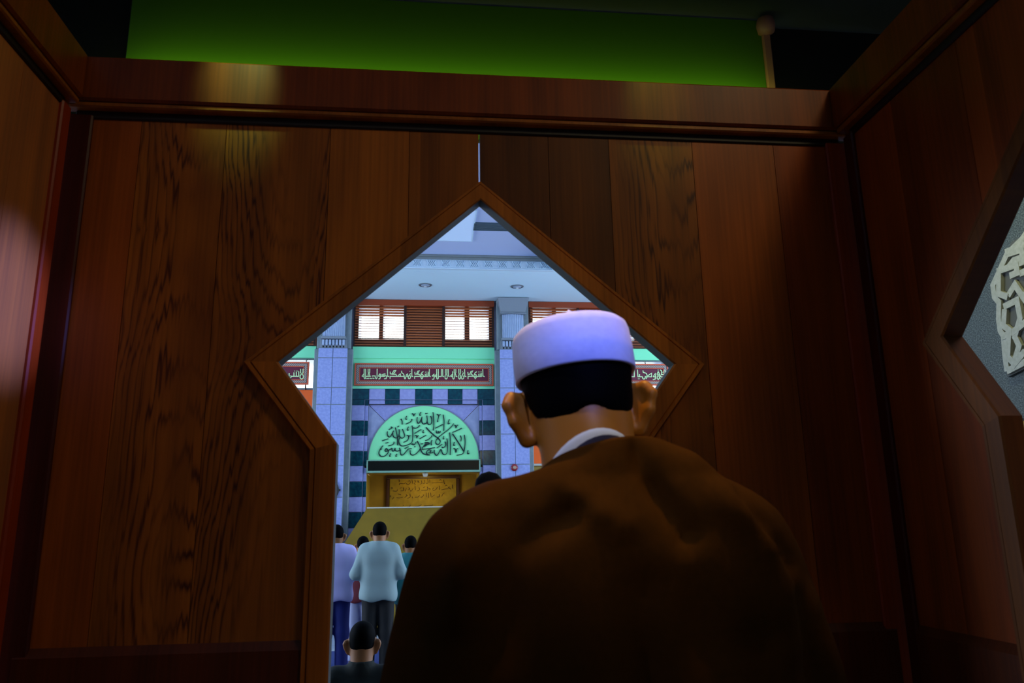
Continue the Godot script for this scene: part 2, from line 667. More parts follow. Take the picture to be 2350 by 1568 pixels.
# ---------------------------------------------------------------- the timber screens
# one screen in its own axes: x along it, y up, its face at z = 0; a pointed star-shaped doorway round x = 0
func screen(o: Node3D, x0: float, x1: float, cuts: Array, looks: Array, wide: float, full: bool, tone := 1.0) -> void:
	var inner: Array[Vector2] = []
	var outer: Array[Vector2] = []
	for s in [-1.0, 1.0]:
		var a: Array[Vector2] = [Vector2(0.352 * s, 0.2), Vector2(0.352 * s, 1.803), Vector2(0.5 * s, 2.003)]
		var b: Array[Vector2] = [Vector2(0.416 * s, 0.2), Vector2(0.416 * s, 1.787), Vector2(0.584 * s, 2.003)]
		if s < 0:
			inner.append_array(a)
			outer.append_array(b)
			inner.append(Vector2(0, 2.447))
			outer.append(Vector2(0, 2.502))
		else:
			a.reverse()
			b.reverse()
			inner.append_array(a)
			outer.append_array(b)
	for i in 7:
		inner[i].x *= wide
		outer[i].x *= wide
	var hole := PackedVector2Array()
	for i in 7:
		var q := inner[i].lerp(outer[i], 0.55)
		if i == 0 or i == 6:
			q.y -= 1.0
		hole.append(q)
	# boards
	for i in cuts.size() - 1:
		var a: float = cuts[i] + 0.0008
		var b: float = cuts[i + 1] - 0.0008
		if full and is_equal_approx(cuts[i], 0.0):
			a = 0.0015
		if full and is_equal_approx(cuts[i + 1], 0.0):
			b = -0.003
		var strip := PackedVector2Array([Vector2(a, 0.9), Vector2(b, 0.9), Vector2(b, 2.70), Vector2(a, 2.70)])
		if i == 0 or i == cuts.size() - 2:
			strip = PackedVector2Array([Vector2(a, 0.9), Vector2(b, 0.9), Vector2(b, 2.70), Vector2(a, 2.70)])
		for piece in Geometry2D.clip_polygons(strip, hole):
			if not Geometry2D.is_polygon_clockwise(piece):
				var st := begin()
				prism(st, piece, -0.045, -0.022)
				# a tongue into the next board keeps the joint dark
				if i < cuts.size() - 2 and not (full and is_equal_approx(cuts[i + 1], 0.0)):
					for tongue in Geometry2D.clip_polygons(PackedVector2Array([Vector2(b - 0.002, 0.9), Vector2(b + 0.005, 0.9), Vector2(b + 0.005, 2.70), Vector2(b - 0.002, 2.70)]), hole):
						if not Geometry2D.is_polygon_clockwise(tongue):
							prism(st, tongue, -0.042, -0.034)
				part("plank", done(st), looks[i % looks.size()], o)
	# moulding round the doorway, mitred
	var section := [[0.0, -0.050], [0.0, -0.004], [0.07, 0.0], [0.76, 0.0], [0.79, -0.005], [0.83, -0.002], [0.96, -0.002], [1.0, -0.008], [1.0, -0.024]]
	for i in 6:
		var st := begin()
		if full:
			var rv := begin()
			quad(rv, Vector3(inner[i].x, inner[i].y, -0.004), Vector3(inner[i].x, inner[i].y, -0.05), Vector3(inner[i + 1].x, inner[i + 1].y, -0.05), Vector3(inner[i + 1].x, inner[i + 1].y, -0.004))
			part("reveal", done(rv), plain("reflection grey", Color(0.22, 0.23, 0.19), 0.7), o)  # timber reveal coloured grey for the hall's reflection in it
		for k in range(1 if full else 0, section.size() - 1):
			var p := inner[i].lerp(outer[i], section[k][0])
			var q := inner[i + 1].lerp(outer[i + 1], section[k][0])
			var p2 := inner[i].lerp(outer[i], section[k + 1][0])
			var q2 := inner[i + 1].lerp(outer[i + 1], section[k + 1][0])
			var za: float = section[k][1]
			var zb: float = section[k + 1][1]
			quad(st, Vector3(p2.x, p2.y, zb), Vector3(p.x, p.y, za), Vector3(q.x, q.y, za), Vector3(q2.x, q2.y, zb))
		var bi := inner[i]
		var bj := inner[i + 1]
		quad(st, Vector3(bi.x, bi.y, -0.05), Vector3(outer[i].x, outer[i].y, -0.05), Vector3(outer[i + 1].x, outer[i + 1].y, -0.05), Vector3(bj.x, bj.y, -0.05))
		part("moulding", done(st), wood(0, tone * (0.92 if i % 2 == 0 else 1.0), 0.13 * i), o)
	# the head rail, stepped, and the shadow line painted under it
	var st := begin()
	box(st, Vector3(x0, 2.688, -0.05), Vector3(x1, 2.815, 0.012), 0.006)
	part("top_rail", done(st), wood(0, 0.72, 0.31, 0.15), o)
	part("bead", box_mesh(Vector3(x0, 2.672, -0.03), Vector3(x1, 2.688, 0.004), 0.004), wood(0, 0.85, 0.5), o)
	part("shadow_strip", box_mesh(Vector3(x0 + 0.03, 2.650, -0.030), Vector3(x1 - 0.03, 2.672, -0.016), 0.003), plain("rail shadow", Color(0.10, 0.055, 0.02), 0.6), o)  # dark strip painted as the shadow under the rail
	# stiles and the lower rail with its bevelled top
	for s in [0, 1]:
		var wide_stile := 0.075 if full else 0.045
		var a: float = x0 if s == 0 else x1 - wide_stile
		part("stile", box_mesh(Vector3(a, 0.2, -0.05), Vector3(a + wide_stile, 2.66, -0.012), 0.004), wood(0, 0.42 if s == 0 else 0.85, 0.2 + s * 0.3, 0.35), o)  # left stile's shadow put into a darker tone
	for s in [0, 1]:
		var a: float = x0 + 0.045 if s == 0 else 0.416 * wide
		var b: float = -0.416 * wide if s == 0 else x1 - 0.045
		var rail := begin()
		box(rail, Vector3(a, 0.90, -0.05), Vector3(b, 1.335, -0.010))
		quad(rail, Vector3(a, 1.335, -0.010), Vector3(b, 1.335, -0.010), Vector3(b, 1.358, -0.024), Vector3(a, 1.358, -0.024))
		part("bottom_rail", done(rail), wood(0, 0.5, 0.45, 0.2), o)  # vignette darkening put into the rail's lower tone
		part("base_board", box_mesh(Vector3(a, 0.2, -0.045), Vector3(b, 0.90, -0.02), 0.003), wood(1, 0.8, 0.6 + s * 0.1), o)

func build_screens() -> void:
	var o := thing("wooden_screen", "tall timber screen with the pointed doorway that the man in the cap stands before", "screen", Vector3(0.132, 0, -1.9))
	screen(o, -1.08, 1.07, [-1.03, -0.885, -0.67, -0.40, -0.19, 0.0, 0.19, 0.36, 0.60, 0.84, 1.03],
		[wood(0, 0.9, 0.1, 0.1), wood(1, 0.95, 0.13), wood(1, 0.9, 0.37), wood(0, 1.0, 0.62), wood(0, 0.8, 0.2), wood(0, 0.55, 0.4), wood(0, 0.62, 0.72), wood(1, 0.85, 0.55), wood(0, 0.9, 0.9, 0.1), wood(0, 0.8, 0.05, 0.2)], 1.0, true)
	o = thing("wooden_screen", "side timber screen running back from the big screen, its doorway open onto speckled stone", "screen", Vector3(1.152, 0, -1.12), -PI / 2)
	screen(o, -0.767, 0.767, [-0.767, -0.55, -0.3, 0.0, 0.3, 0.55, 0.767], [wood(0, 0.8, 0.3, 0.2), wood(0, 0.7, 0.8, 0.2)], 0.92, false, 0.66)  # lower moulding tone puts this side's shade into the timber
	o = thing("wooden_screen", "side timber screen with a glossy lit board, opposite the one that shows carved stone", "screen", Vector3(-0.902, 0, -1.12), PI / 2)
	screen(o, -0.767, 0.767, [-0.767, -0.55, -0.3, 0.0, 0.3, 0.55, 0.767], [glossy_wood(0.15), glossy_wood(0.66)], 0.92, false)
	# the painted header board above, washed from below by a strip lamp lying behind the rail
	o = thing("header_board", "plain green painted header board above the rail of the timber screen", "board", Vector3(0.1, 2.72, -2.09))
	part("board", box_mesh(Vector3(-0.985, 0, -0.02), Vector3(0.985, 0.465, 0.0), 0.003), plain("green paint", Color(0.26, 0.43, 0.02), 0.75), o)
	part("end_strip", box_mesh(Vector3(0.955, 0, 0.0), Vector3(0.982, 0.465, 0.014), 0.004), plain("pinkish paint", Color(0.62, 0.42, 0.36), 0.5), o)
	part("end_cap", lathe([[0.0, -0.03], [0.026, -0.022], [0.03, 0.0], [0.026, 0.022], [0.0, 0.03]], 16), plain("pinkish paint", Color(0.62, 0.42, 0.36), 0.5), o, Vector3(0.965, 0.43, 0.02))
	var dark := plain("painted dark", Color(0.03, 0.035, 0.03), 0.9)
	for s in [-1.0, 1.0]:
		part("dark_void_board", box_mesh(Vector3(minf(0.99 * s, 2.2 * s), -0.04, -0.06), Vector3(maxf(0.99 * s, 2.2 * s), 0.46, -0.03)), dark, o)  # near-black boards added for the dark void beside the header

# ---------------------------------------------------------------- the niche wall
func build_wall() -> void:
	var stone := mottled("pale stone", Color(0.56, 0.60, 0.74), Color(0.68, 0.71, 0.82), 0.02, 1.2, 0.35)
	var grey := mottled("grey stone", Color(0.47, 0.53, 0.55), Color(0.55, 0.60, 0.62), 0.02, 1.2, 0.4)
	var pale := mottled("glazed tile", Color(0.54, 0.60, 0.82), Color(0.64, 0.68, 0.88), 0.03, 2.2, 0.16)
	var lilac := mottled("lilac tile", Color(0.57, 0.59, 0.80), Color(0.66, 0.67, 0.86), 0.03, 1.7, 0.2)
	var green := mottled("green marble", Color(0.02, 0.18, 0.25), Color(0.07, 0.33, 0.36), 0.03, 1.5, 0.15)
	var mint := plain("mint paint", Color(0.57, 0.98, 0.75), 0.7)
	var teal := plain("sea green paint", Color(0.54, 0.965, 0.735), 0.6)
	var cx := -0.09
	# windows: pane x ranges in the middle bay, repeated in the bays beyond the pillars
	var panes := []
	for b in [-3.25, 0.0, 3.25]:
		for r in [[-1.301, -0.926], [-0.853, -0.475], [0.297, 0.657], [0.748, 1.115]]:
			panes.append([r[0] + b, 5.022, r[1] + b, 5.612])
	var bays := []
	for b in [-3.25, 3.25]:
		bays.append([cx - 1.28 + b, 4.075, cx + 1.28 + b, 4.62])
	var wall := struct("wall_back", holed(-9.0, 0.0, 9.0, 6.4, -14.6, -14.02, panes + bays + [[-1.147, -0.1, 0.979, 3.875]]), stone, "pale stone wall with green checks round a domed niche and shuttered windows above", "wall")
	# timber window boards with their panes
	var n := 0
	for b in [-3.25, 0.0, 3.25]:
		n += 1
		var holes := panes.slice((n - 1) * 4, n * 4)
		var w := struct("window_%d" % n, holed(cx - 1.3 + b, 4.85, cx + 1.3 + b, 5.64, -14.05, -14.0, holes), plain("window timber", Color(0.35, 0.20, 0.13), 0.6))
		for h in holes:
			var g := plain("clear glass", Color(1, 1, 1, 0.06), 0.02)
			g.transparency = BaseMaterial3D.TRANSPARENCY_ALPHA
			part("pane", box_mesh(Vector3(h[0], h[1], -14.034), Vector3(h[2], h[3], -14.03)), g, w)
	n = 3
	for h in bays:
		n += 1
		var w := struct("window_%d" % n, holed(h[0] - 0.02, h[1] - 0.02, h[2] + 0.02, h[3] + 0.02, -14.05, -14.0, [[h[0] + 0.02, h[1] + 0.015, h[2] - 0.02, h[3] - 0.015]]), grey)
		part("pane", box_mesh(Vector3(h[0] + 0.02, h[1] + 0.015, -14.034), Vector3(h[2] - 0.02, h[3] - 0.015, -14.03)), plain("clear glass", Color.WHITE), w)
	for b in [-3.25, 3.25]:
		part("dado_panel", box_mesh(Vector3(cx - 1.28 + b, 2.70, -14.02), Vector3(cx + 1.28 + b, 4.055, -13.985), 0.01), plain("orange timber", Color(1.0, 0.42, 0.12), 0.5), wall)
		part("dado_panel", box_mesh(Vector3(cx - 1.28 + b, 0.1, -14.02), Vector3(cx + 1.28 + b, 2.66, -13.985), 0.01), plain("yellow timber", Color(0.66, 0.55, 0.25), 0.5), wall)
		part("ledge", box_mesh(Vector3(cx - 1.28 + b, 2.66, -14.02), Vector3(cx + 1.28 + b, 2.70, -13.93), 0.01), plain("pale ledge", Color(0.8, 0.78, 0.72), 0.5), wall)
	# painted bands over the niche and over the side windows
	for b in [-3.25, 0.0, 3.25]:
		part("band", box_mesh(Vector3(cx - 1.30 + b, 4.632, -14.02), Vector3(cx + 1.30 + b, 4.852, -13.95), 0.006), teal, wall)
	part("band", box_mesh(Vector3(cx - 1.30, 4.075, -14.02), Vector3(cx + 1.30, 4.632, -13.985)), mint, wall)
	# checked tiles: the row above the niche, then a column down each side
	var cuts := [-1.375, -1.075, -0.786, -0.528, -0.245, 0.064, 0.349, 0.612, 0.892, 1.205]
	for i in 9:
		part("tile", box_mesh(Vector3(cuts[i] + 0.004, 3.878, -14.02), Vector3(cuts[i + 1] - 0.004, 4.071, -13.99), 0.004), green if i % 2 == 0 else lilac, wall)
		if i > 0 and i < 8:
			part("tile", box_mesh(Vector3(cuts[i] + 0.004, 3.80, -14.07), Vector3(cuts[i + 1] - 0.004, 3.872, -14.026), 0.004), green if i % 2 == 0 else lilac, wall)
	for s in [0, 1]:
		var a: float = -1.375 if s == 0 else 0.982
		var b: float = -1.150 if s == 0 else 1.205
		var c: float = -1.144 if s == 0 else 0.925
		var d: float = -1.085 if s == 0 else 0.976
		var ys := [3.872, 3.776, 3.493, 3.227, 2.949, 2.688, 2.415, 2.151, 1.89, 1.62, 1.35, 1.08, 0.81, 0.54, 0.27, 0.02]
		for j in ys.size() - 1:
			var m := green if j % 2 == 0 else lilac
			part("tile", box_mesh(Vector3(a + 0.004, ys[j + 1] + 0.004, -14.02), Vector3(b, ys[j] - (0.004 if j else -0.002), -13.99), 0.004), m, wall)
			part("tile", box_mesh(Vector3(c, ys[j + 1] + 0.004, -14.07), Vector3(d, ys[j] - (0.004 if j else 0.0), -14.026), 0.004), m, wall)
	# the stone field round the dome, cut from the corners to the dome
	var mid := Vector2(-0.075, 2.80)
	var field := []
	var ring: Array[Vector2] = []
	for i in 33:
		var a := PI * i / 32.0
		ring.append(mid + Vector2(cos(a) * 1.0, sin(a) * 0.985))
	var right := PackedVector2Array([Vector2(0.925, 2.8)])
	var top := PackedVector2Array()
	var left := PackedVector2Array()
	var corner_r := Vector2(0.925, 3.795)
	var corner_l := Vector2(-1.085, 3.795)
	right = PackedVector2Array([corner_r])
	for i in range(8, -1, -1):
		right.append(ring[i])
	top = PackedVector2Array([corner_l])
	for i in range(24, 7, -1):
		top.append(ring[i])
	top.append(corner_r)
	left = PackedVector2Array([corner_l])
	for i in range(24, 33):
		left.append(ring[i])
	left.append(Vector2(-1.085, 2.8))
	right.append(Vector2(0.925, 2.8))
	for p in [right, top, left]:
		var shrunk := Geometry2D.offset_polygon(p, -0.004)
		for q in shrunk:
			part("slab", prism_mesh(q, -14.12, -14.085), stone if p != top else lilac, wall)

	# the dome sign, the dark display under it, the golden niche with its framed text
	var dome := thing("arched_sign", "half-round mint green sign with dark Arabic script over the niche", "sign", Vector3(mid.x, 2.80, -14.085))
	var half := PackedVector2Array()
	for p in ring:
		half.append((p - mid) * 0.992)
	part("face", prism_mesh(half, -0.02, 0.014), plain("mint acrylic", Color(0.58, 0.97, 0.70), 0.35), dome)
	var rim := begin()
	for i in 32:
		var a := ring[i] - mid
		var b := ring[i + 1] - mid
		for k in [[1.0, 0.02, 0.985, 0.02], [1.0, -0.02, 1.0, 0.02], [0.985, 0.02, 0.985, 0.01]]:
			quad(rim, Vector3(a.x * k[2], a.y * k[2], k[3]), Vector3(a.x * k[0], a.y * k[0], k[1]), Vector3(b.x * k[0], b.y * k[0], k[1]), Vector3(b.x * k[2], b.y * k[2], k[3]))
	part("rim", done(rim), grey, dome)
	var script := begin()
	var pen := Transform2D(Vector2(0.000712, 0), Vector2(0, -0.000702), Vector2(-1.033, 1.033))
	for word in dome_script():
		for s in dome_script()[word]:
			stroke(script, s, pen, 0.0215, 0.012, 0.03, true, 0.45)
	part("lettering", done(script), plain("sign ink", Color(0.03, 0.14, 0.14), 0.5), dome)
	var led := thing("display_board", "long black unlit display board in a pale frame under the green half-round sign", "display", Vector3(-0.075, 2.565, -14.05))
	part("screen", box_mesh(Vector3(-0.985, 0.035, -0.02), Vector3(0.985, 0.205, 0.075), 0.004), plain("black display", Color(0.06, 0.075, 0.06), 0.25), led)
	var fr := begin()
	box(fr, Vector3(-1.01, 0.0, -0.02), Vector3(1.01, 0.035, 0.09), 0.005)
	box(fr, Vector3(-1.01, 0.205, -0.02), Vector3(1.01, 0.225, 0.09), 0.005)
	for s in [-1.0, 1.0]:
		box(fr, Vector3(s * 0.9975 - 0.0125, 0.035, -0.02), Vector3(s * 0.9975 + 0.0125, 0.205, 0.09), 0.004)
	part("frame", done(fr), plain("pale green metal", Color(0.50, 0.67, 0.58), 0.4), led)
	for s in [-1.0, 1.0]:
		part("bracket", box_mesh(Vector3(s * 1.03 - 0.02, 0.09, -0.02), Vector3(s * 1.03 + 0.02, 0.12, 0.03), 0.004), plain("black display", Color.BLACK), led)
	var gold := mottled("golden cloth", Color(0.60, 0.45, 0.02), Color(0.70, 0.54, 0.05), 0.01, 0.8, 0.6)
	mottled("yellow cloth", Color(0.47, 0.38, 0.0), Color(0.54, 0.43, 0.02), 0.01, 0.8, 0.6)
	for s in [0, 1]:
		var x: float = -1.13 if s == 0 else 0.90
		part("niche_side", box_mesh(Vector3(x, 0, -14.9), Vector3(x + 0.05, 2.565, -14.09), 0.004), gold, wall)
	part("niche_back", box_mesh(Vector3(-1.1, 0.0, -14.95), Vector3(0.93, 2.6, -14.86)), gold, wall)
	part("niche_surround", holed(-1.16, -0.05, 0.99, 3.9, -14.3, -14.071, [[-1.085, -0.1, 0.925, 3.80]]), grey, wall)
	part("niche_head", box_mesh(Vector3(-1.1, 2.58, -14.9), Vector3(0.93, 3.9, -14.13)), gold, wall)
	var lampm := thing("ceiling_lamp", "small pale lamp under the middle of the black display board", "lamp", Vector3(-0.05, 2.525, -14.1))
	part("shade", lathe([[0.0, -0.03], [0.035, -0.03], [0.055, 0.03], [0.0, 0.03]], 16), plain("pale ledge", Color.WHITE), lampm)
	part("base", lathe([[0.0, 0.03], [0.02, 0.03], [0.02, 0.04], [0.0, 0.04]], 10), plain("black display", Color.BLACK), lampm)
	var plaque := thing("framed_text", "brown framed panel of Arabic verses hanging at the back of the golden niche", "plaque", Vector3(-0.09, 1.585, -14.86))
	var brown := plain("brown frame", Color(0.30, 0.17, 0.04), 0.4)
	part("backing", box_mesh(Vector3(-0.62, 0.0, 0.0), Vector3(0.62, 0.94, 0.02)), mottled("gold paper", Color(0.62, 0.50, 0.03), Color(0.72, 0.58, 0.06), 0.02, 1.5, 0.6), plaque)
	for r in [[-0.69, 0.92, 0.69, 0.985], [-0.69, -0.04, 0.69, 0.02], [-0.69, 0.02, -0.63, 0.92], [0.63, 0.02, 0.69, 0.92]]:
		part("frame", box_mesh(Vector3(r[0], r[1], 0.0), Vector3(r[2], r[3], 0.05), 0.01), brown, plaque)
	var verse := begin()
	var small := Transform2D(Vector2(0.000835, 0), Vector2(0, -0.00084), Vector2(-1.07, 1.166))
	for line in verse_script():
		for s in verse_script()[line]:
			stroke(verse, s, small, 0.0125, 0.018, 0.026, true, 0.4)
	part("lettering", done(verse), plain("verse ink", Color(0.27, 0.16, 0.02), 0.6), plaque)

	# shutters: three timber blinds a bay, each hung from the bay's pelmet
	var slat := plain("slat timber", Color(0.80, 0.45, 0.26), 0.3, 0.3)
	var tape := plain("ladder tape", Color(0.14, 0.08, 0.06), 0.8)
	var places := {
		-3.25: ["brown timber pelmet over the bay past the clock pillar", "", "", "brown slatted blind past the clock pillar, only its lowest slats showing"],
		0.0: ["brown timber pelmet along the top of the middle bay's three blinds", "brown slatted blind over the middle bay's window next to the clock pillar", "brown slatted blind hanging over solid wall, between the two lit windows", "brown slatted blind over the middle bay's window by the red button pillar"],
		3.25: ["brown timber pelmet above the white cap, past the fluted capital", "brown slatted blind showing between the fluted capital and the white cap", "brown slatted blind peeking out just above the white cap's crown", "brown slatted blind whose lowest slats show past the white cap, above a sign"],
	}
	for b in places:
		var pel := thing("pelmet", places[b][0], "pelmet", Vector3(cx + b, 5.625, -13.98))
		part("board", box_mesh(Vector3(-1.3, 0.0, 0.0), Vector3(1.3, 0.11, 0.10), 0.006), plain("pelmet timber", Color(0.58, 0.23, 0.07), 0.5), pel)
		var spans := [[-1.285, -0.358, 0.55], [-0.352, 0.348, 0.2], [0.354, 1.275, 0.55]]
		for k in 3:
			var sp: Array = spans[k]
			if not places[b][k + 1]:
				continue
			var blind := thing("window_blind", places[b][k + 1], "blind", Vector3(cx + b, 4.86, -13.94), 0.0, "slatted timber blinds over the high windows")
			for i in 15:
				var y := 0.025 + i * 0.0503
				var st := begin()
				var lean: float = 0.75 if k == 1 else (0.92 if i > 10 else 0.42)
				var dz := cos(lean) * 0.023
				var dy := sin(lean) * 0.023
				var p := [Vector3(sp[0], y - dy, dz), Vector3(sp[1], y - dy, dz), Vector3(sp[1], y + dy, -dz), Vector3(sp[0], y + dy, -dz)]
				var up := Vector3(0, 0.0028, 0)
				quad(st, p[0] + up, p[1] + up, p[2] + up, p[3] + up)
				quad(st, p[3] - up, p[2] - up, p[1] - up, p[0] - up)
				quad(st, p[0] - up, p[1] - up, p[1] + up, p[0] + up)
				quad(st, p[2] - up, p[3] - up, p[3] + up, p[2] + up)
				part("slat", done(st), slat, blind)
			for x in [sp[0] + 0.01, sp[1] - 0.01]:
				part("tape", box_mesh(Vector3(x - 0.009, 0.0, 0.018), Vector3(x + 0.009, 0.765, 0.03)), tape, blind)

	# lettered signs on the band and hung in the side windows
	lettered_sign("lettered_sign", "long maroon sign of pale angular script on the mint band over the niche", Vector3(-0.079, 4.127, -13.985), middle_script(), false)
	lettered_sign("lettered_sign", "maroon sign of pale angular script in the bright window beside the clock pillar", Vector3(-3.404, 4.127, -13.90), left_script(), true)
	lettered_sign("lettered_sign", "maroon sign of pale angular script hung in the bright window past the white cap", Vector3(3.22, 4.127, -13.90), right_script(), true)

func lettered_sign(called: String, label: String, at: Vector3, words: Dictionary, hung: bool) -> void:
	var o := thing(called, label, "sign", at, 0.0, "maroon lettered signs along the niche wall")
	# the sheet is 318 wide and 51 high, 1 unit = 8 mm
	var k := 0.00797
	var kv := 0.0081
	var w := 1.265
	var h := 0.413
	part("panel", box_mesh(Vector3(-w, 0, 0.0), Vector3(w, h, 0.02)), plain("maroon panel", Color(0.40, 0.09, 0.20), 0.6), o)
	var edge := begin()
	for r in [[-w, 0.0, w, 0.026], [-w, h - 0.026, w, h], [-w, 0.026, -w + 0.026, h - 0.026], [w - 0.026, 0.026, w, h - 0.026]]:
		box(edge, Vector3(r[0], r[1], 0.0), Vector3(r[2], r[3], 0.036), 0.003)
	for r in [[-w + 0.088, 0.078, w - 0.088, 0.092], [-w + 0.088, h - 0.092, w - 0.088, h - 0.078], [-w + 0.088, 0.092, -w + 0.1, h - 0.092], [w - 0.1, 0.092, w - 0.088, h - 0.092]]:
		box(edge, Vector3(r[0], r[1], 0.0), Vector3(r[2], r[3], 0.032), 0.002)
	part("border", done(edge), plain("orange border", Color(0.86, 0.38, 0.24), 0.5), o)
	var band := begin()
	for r in [[-w + 0.026, 0.026, w - 0.026, 0.078], [-w + 0.026, h - 0.078, w - 0.026, h - 0.026], [-w + 0.026, 0.078, -w + 0.088, h - 0.078], [w - 0.088, 0.078, w - 0.026, h - 0.078]]:
		box(band, Vector3(r[0], r[1], 0.0), Vector3(r[2], r[3], 0.026))
	part("braid_ground", done(band), plain("braid ground", Color(0.40, 0.37, 0.36), 0.6), o)
	var braid := begin()
	var runs := [[-w + 0.04, 0.052, w - 0.04, 0.052], [-w + 0.04, h - 0.052, w - 0.04, h - 0.052], [-w + 0.057, 0.07, -w + 0.057, h - 0.07], [w - 0.057, 0.07, w - 0.057, h - 0.07]]
	for r in runs:
		var a := Vector2(r[0], r[1])
		var b := Vector2(r[2], r[3])
		var n := int(a.distance_to(b) / 0.034)
		for ph in [0, 1]:
			var pts := []
			for i in n + 1:
				var p := a.lerp(b, float(i) / n) + (b - a).normalized().orthogonal() * 0.018 * (1.0 if (i + ph) % 2 == 0 else -1.0)
				pts.append(p.x)
				pts.append(p.y)
			stroke(braid, pts, Transform2D(), 0.009, 0.024, 0.031 + 0.002 * ph)
	part("braid", done(braid), plain("braid thread", Color(0.74, 0.68, 0.63), 0.6), o)
	var text := begin()
	var pen := Transform2D(Vector2(k, 0), Vector2(0, -kv), Vector2(-w, h))
	for word in words:
		for s in words[word]:
			stroke(text, s, pen, 0.0168, 0.018, 0.03)
	part("lettering", done(text), plain("pale lettering", Color(0.80, 0.93, 0.68), 0.5), o)
	if hung:
		for x in [-1.215, -0.84, 0.84, 1.215]:
			var wire := begin()
			tube(wire, [Vector3(x, h, 0.01), Vector3(x - 0.01, h + 0.03, 0.01), Vector3(x + 0.005, h + 0.05, -0.02), Vector3(x, h + 0.07, -0.08)], 0.008, 6)
			tube(wire, [Vector3(x, 0.0, 0.01), Vector3(x - 0.006, -0.03, 0.0), Vector3(x - 0.006, -0.07, -0.08)], 0.012, 6)
			part("hook", done(wire), plain("black display", Color.BLACK), o)

# ---------------------------------------------------------------- pillars
func build_pillars() -> void:
	var grey: StandardMaterial3D = M["grey stone"]
	var pale: StandardMaterial3D = M["glazed tile"]
	var cream := plain("plaster capital", Color(0.52, 0.56, 0.60), 0.6)
	var flute := mottled("fluted glaze", Color(0.60, 0.68, 0.80), Color(0.68, 0.75, 0.86), 0.02, 1.0, 0.25)
	var labels := ["pale tiled pillar with a fluted capital and a wall clock on it", "pale tiled pillar with a fluted capital and a red button on it"]
	for s in 2:
		var x: float = -1.715 if s == 0 else 1.545
		var o := thing("tiled_pillar", labels[s], "pillar", Vector3(x, 0, -13.75))
		part("core", box_mesh(Vector3(-0.34, 0, -0.25), Vector3(0.345, 4.78, -0.10), 0.01), grey, o)
		part("core", box_mesh(Vector3(-0.255, 0, -0.11), Vector3(0.255, 4.78, -0.012), 0.01), grey, o)
		part("shaft", box_mesh(Vector3(-0.30, 4.78, -0.25), Vector3(0.30, 5.735, -0.08), 0.01), grey, o)
		var ys := [4.775, 4.593, 4.053, 3.75, 3.213, 2.675, 2.14, 1.60, 1.06, 0.52, 0.02]
		for j in ys.size() - 1:
			for k in 2:
				part("tile", box_mesh(Vector3(-0.255 if k == 0 else 0.005, ys[j + 1] + 0.006, -0.02), Vector3(-0.005 if k == 0 else 0.255, ys[j] - 0.006, 0.0), 0.004), pale, o)
		# capital: flared block, fluted bow, ledge and a toothed band
		var st := begin()
		var lo := [Vector3(-0.225, 5.46, 0.02), Vector3(0.225, 5.46, 0.02), Vector3(0.225, 5.46, -0.15), Vector3(-0.225, 5.46, -0.15)]
		var hi := [Vector3(-0.29, 5.725, 0.14), Vector3(0.29, 5.725, 0.14), Vector3(0.29, 5.725, -0.15), Vector3(-0.29, 5.725, -0.15)]
		for i in 4:
			var j := (i + 1) % 4
			quad(st, lo[i], lo[j], hi[j], hi[i])
		quad(st, hi[0], hi[1], hi[2], hi[3])
		quad(st, lo[3], lo[2], lo[1], lo[0])
		part("capital_block", done(st), cream, o)
		part("capital_fillet", box_mesh(Vector3(-0.24, 5.445, -0.12), Vector3(0.24, 5.468, 0.05), 0.006), cream, o)
		var bow := begin()
		var n := 48
		var last := Vector2.ZERO
		for i in n + 1:
			var u := -1.0 + 2.0 * i / n
			var p := Vector2(u * 0.2, 0.075 * sqrt(maxf(0.0, 1.0 - u * u * 0.92)) + 0.006 * sin(u * 38.0) - 0.06)
			if i > 0:
				quad(bow, Vector3(last.x, 4.985, last.y), Vector3(p.x, 4.985, p.y), Vector3(p.x, 5.44, p.y), Vector3(last.x, 5.44, last.y))
			last = p
		part("capital_flutes", done(bow), flute, o)
		part("capital_ledge", box_mesh(Vector3(-0.22, 4.945, -0.12), Vector3(0.22, 4.985, 0.03), 0.008), cream, o)
		part("capital_base", box_mesh(Vector3(-0.235, 4.775, -0.12), Vector3(0.235, 4.945, -0.04), 0.004), cream, o)
		for i in 7:
			var tx := -0.18 + i * 0.06
			part("tooth", box_mesh(Vector3(tx - 0.021, 4.83, -0.05), Vector3(tx + 0.021, 4.935, -0.002), 0.01), flute, o)
			part("drop", box_mesh(Vector3(tx - 0.012, 4.792, -0.05), Vector3(tx + 0.012, 4.822, -0.03), 0.003), plain("hole shade", Color(0.03, 0.04, 0.06), 0.8), o)  # near-black blocks painted for the shade inside small holes
	var clock := thing("wall_clock", "round wall clock on the tiled pillar, only its edge showing past the doorway", "clock", Vector3(-1.70, 2.262, -13.75))
	var face := part("face", lathe([[0.0, 0.0], [0.165, 0.0], [0.165, 0.022], [0.0, 0.022]], 40), plain("clock face", Color(0.60, 0.66, 0.66), 0.5), clock)
	face.rotation.x = PI / 2
	var rim := part("rim", lathe([[0.163, 0.0], [0.178, 0.0], [0.178, 0.03], [0.163, 0.03]], 40), plain("dark rim", Color(0.09, 0.11, 0.10), 0.4), clock)
	rim.rotation.x = PI / 2
	part("hand", box_mesh(Vector3(-0.004, -0.02, 0.022), Vector3(0.004, 0.12, 0.026)), plain("dark rim", Color.BLACK), clock)
	part("hand", box_mesh(Vector3(-0.02, -0.005, 0.022), Vector3(0.09, 0.005, 0.026)), plain("dark rim", Color.BLACK), clock)
	part("knob", lathe([[0.0, -0.016], [0.014, -0.012], [0.014, 0.012], [0.0, 0.016]], 10), plain("dark rim", Color.BLACK), clock, Vector3(0.192, 0.0, 0.016))
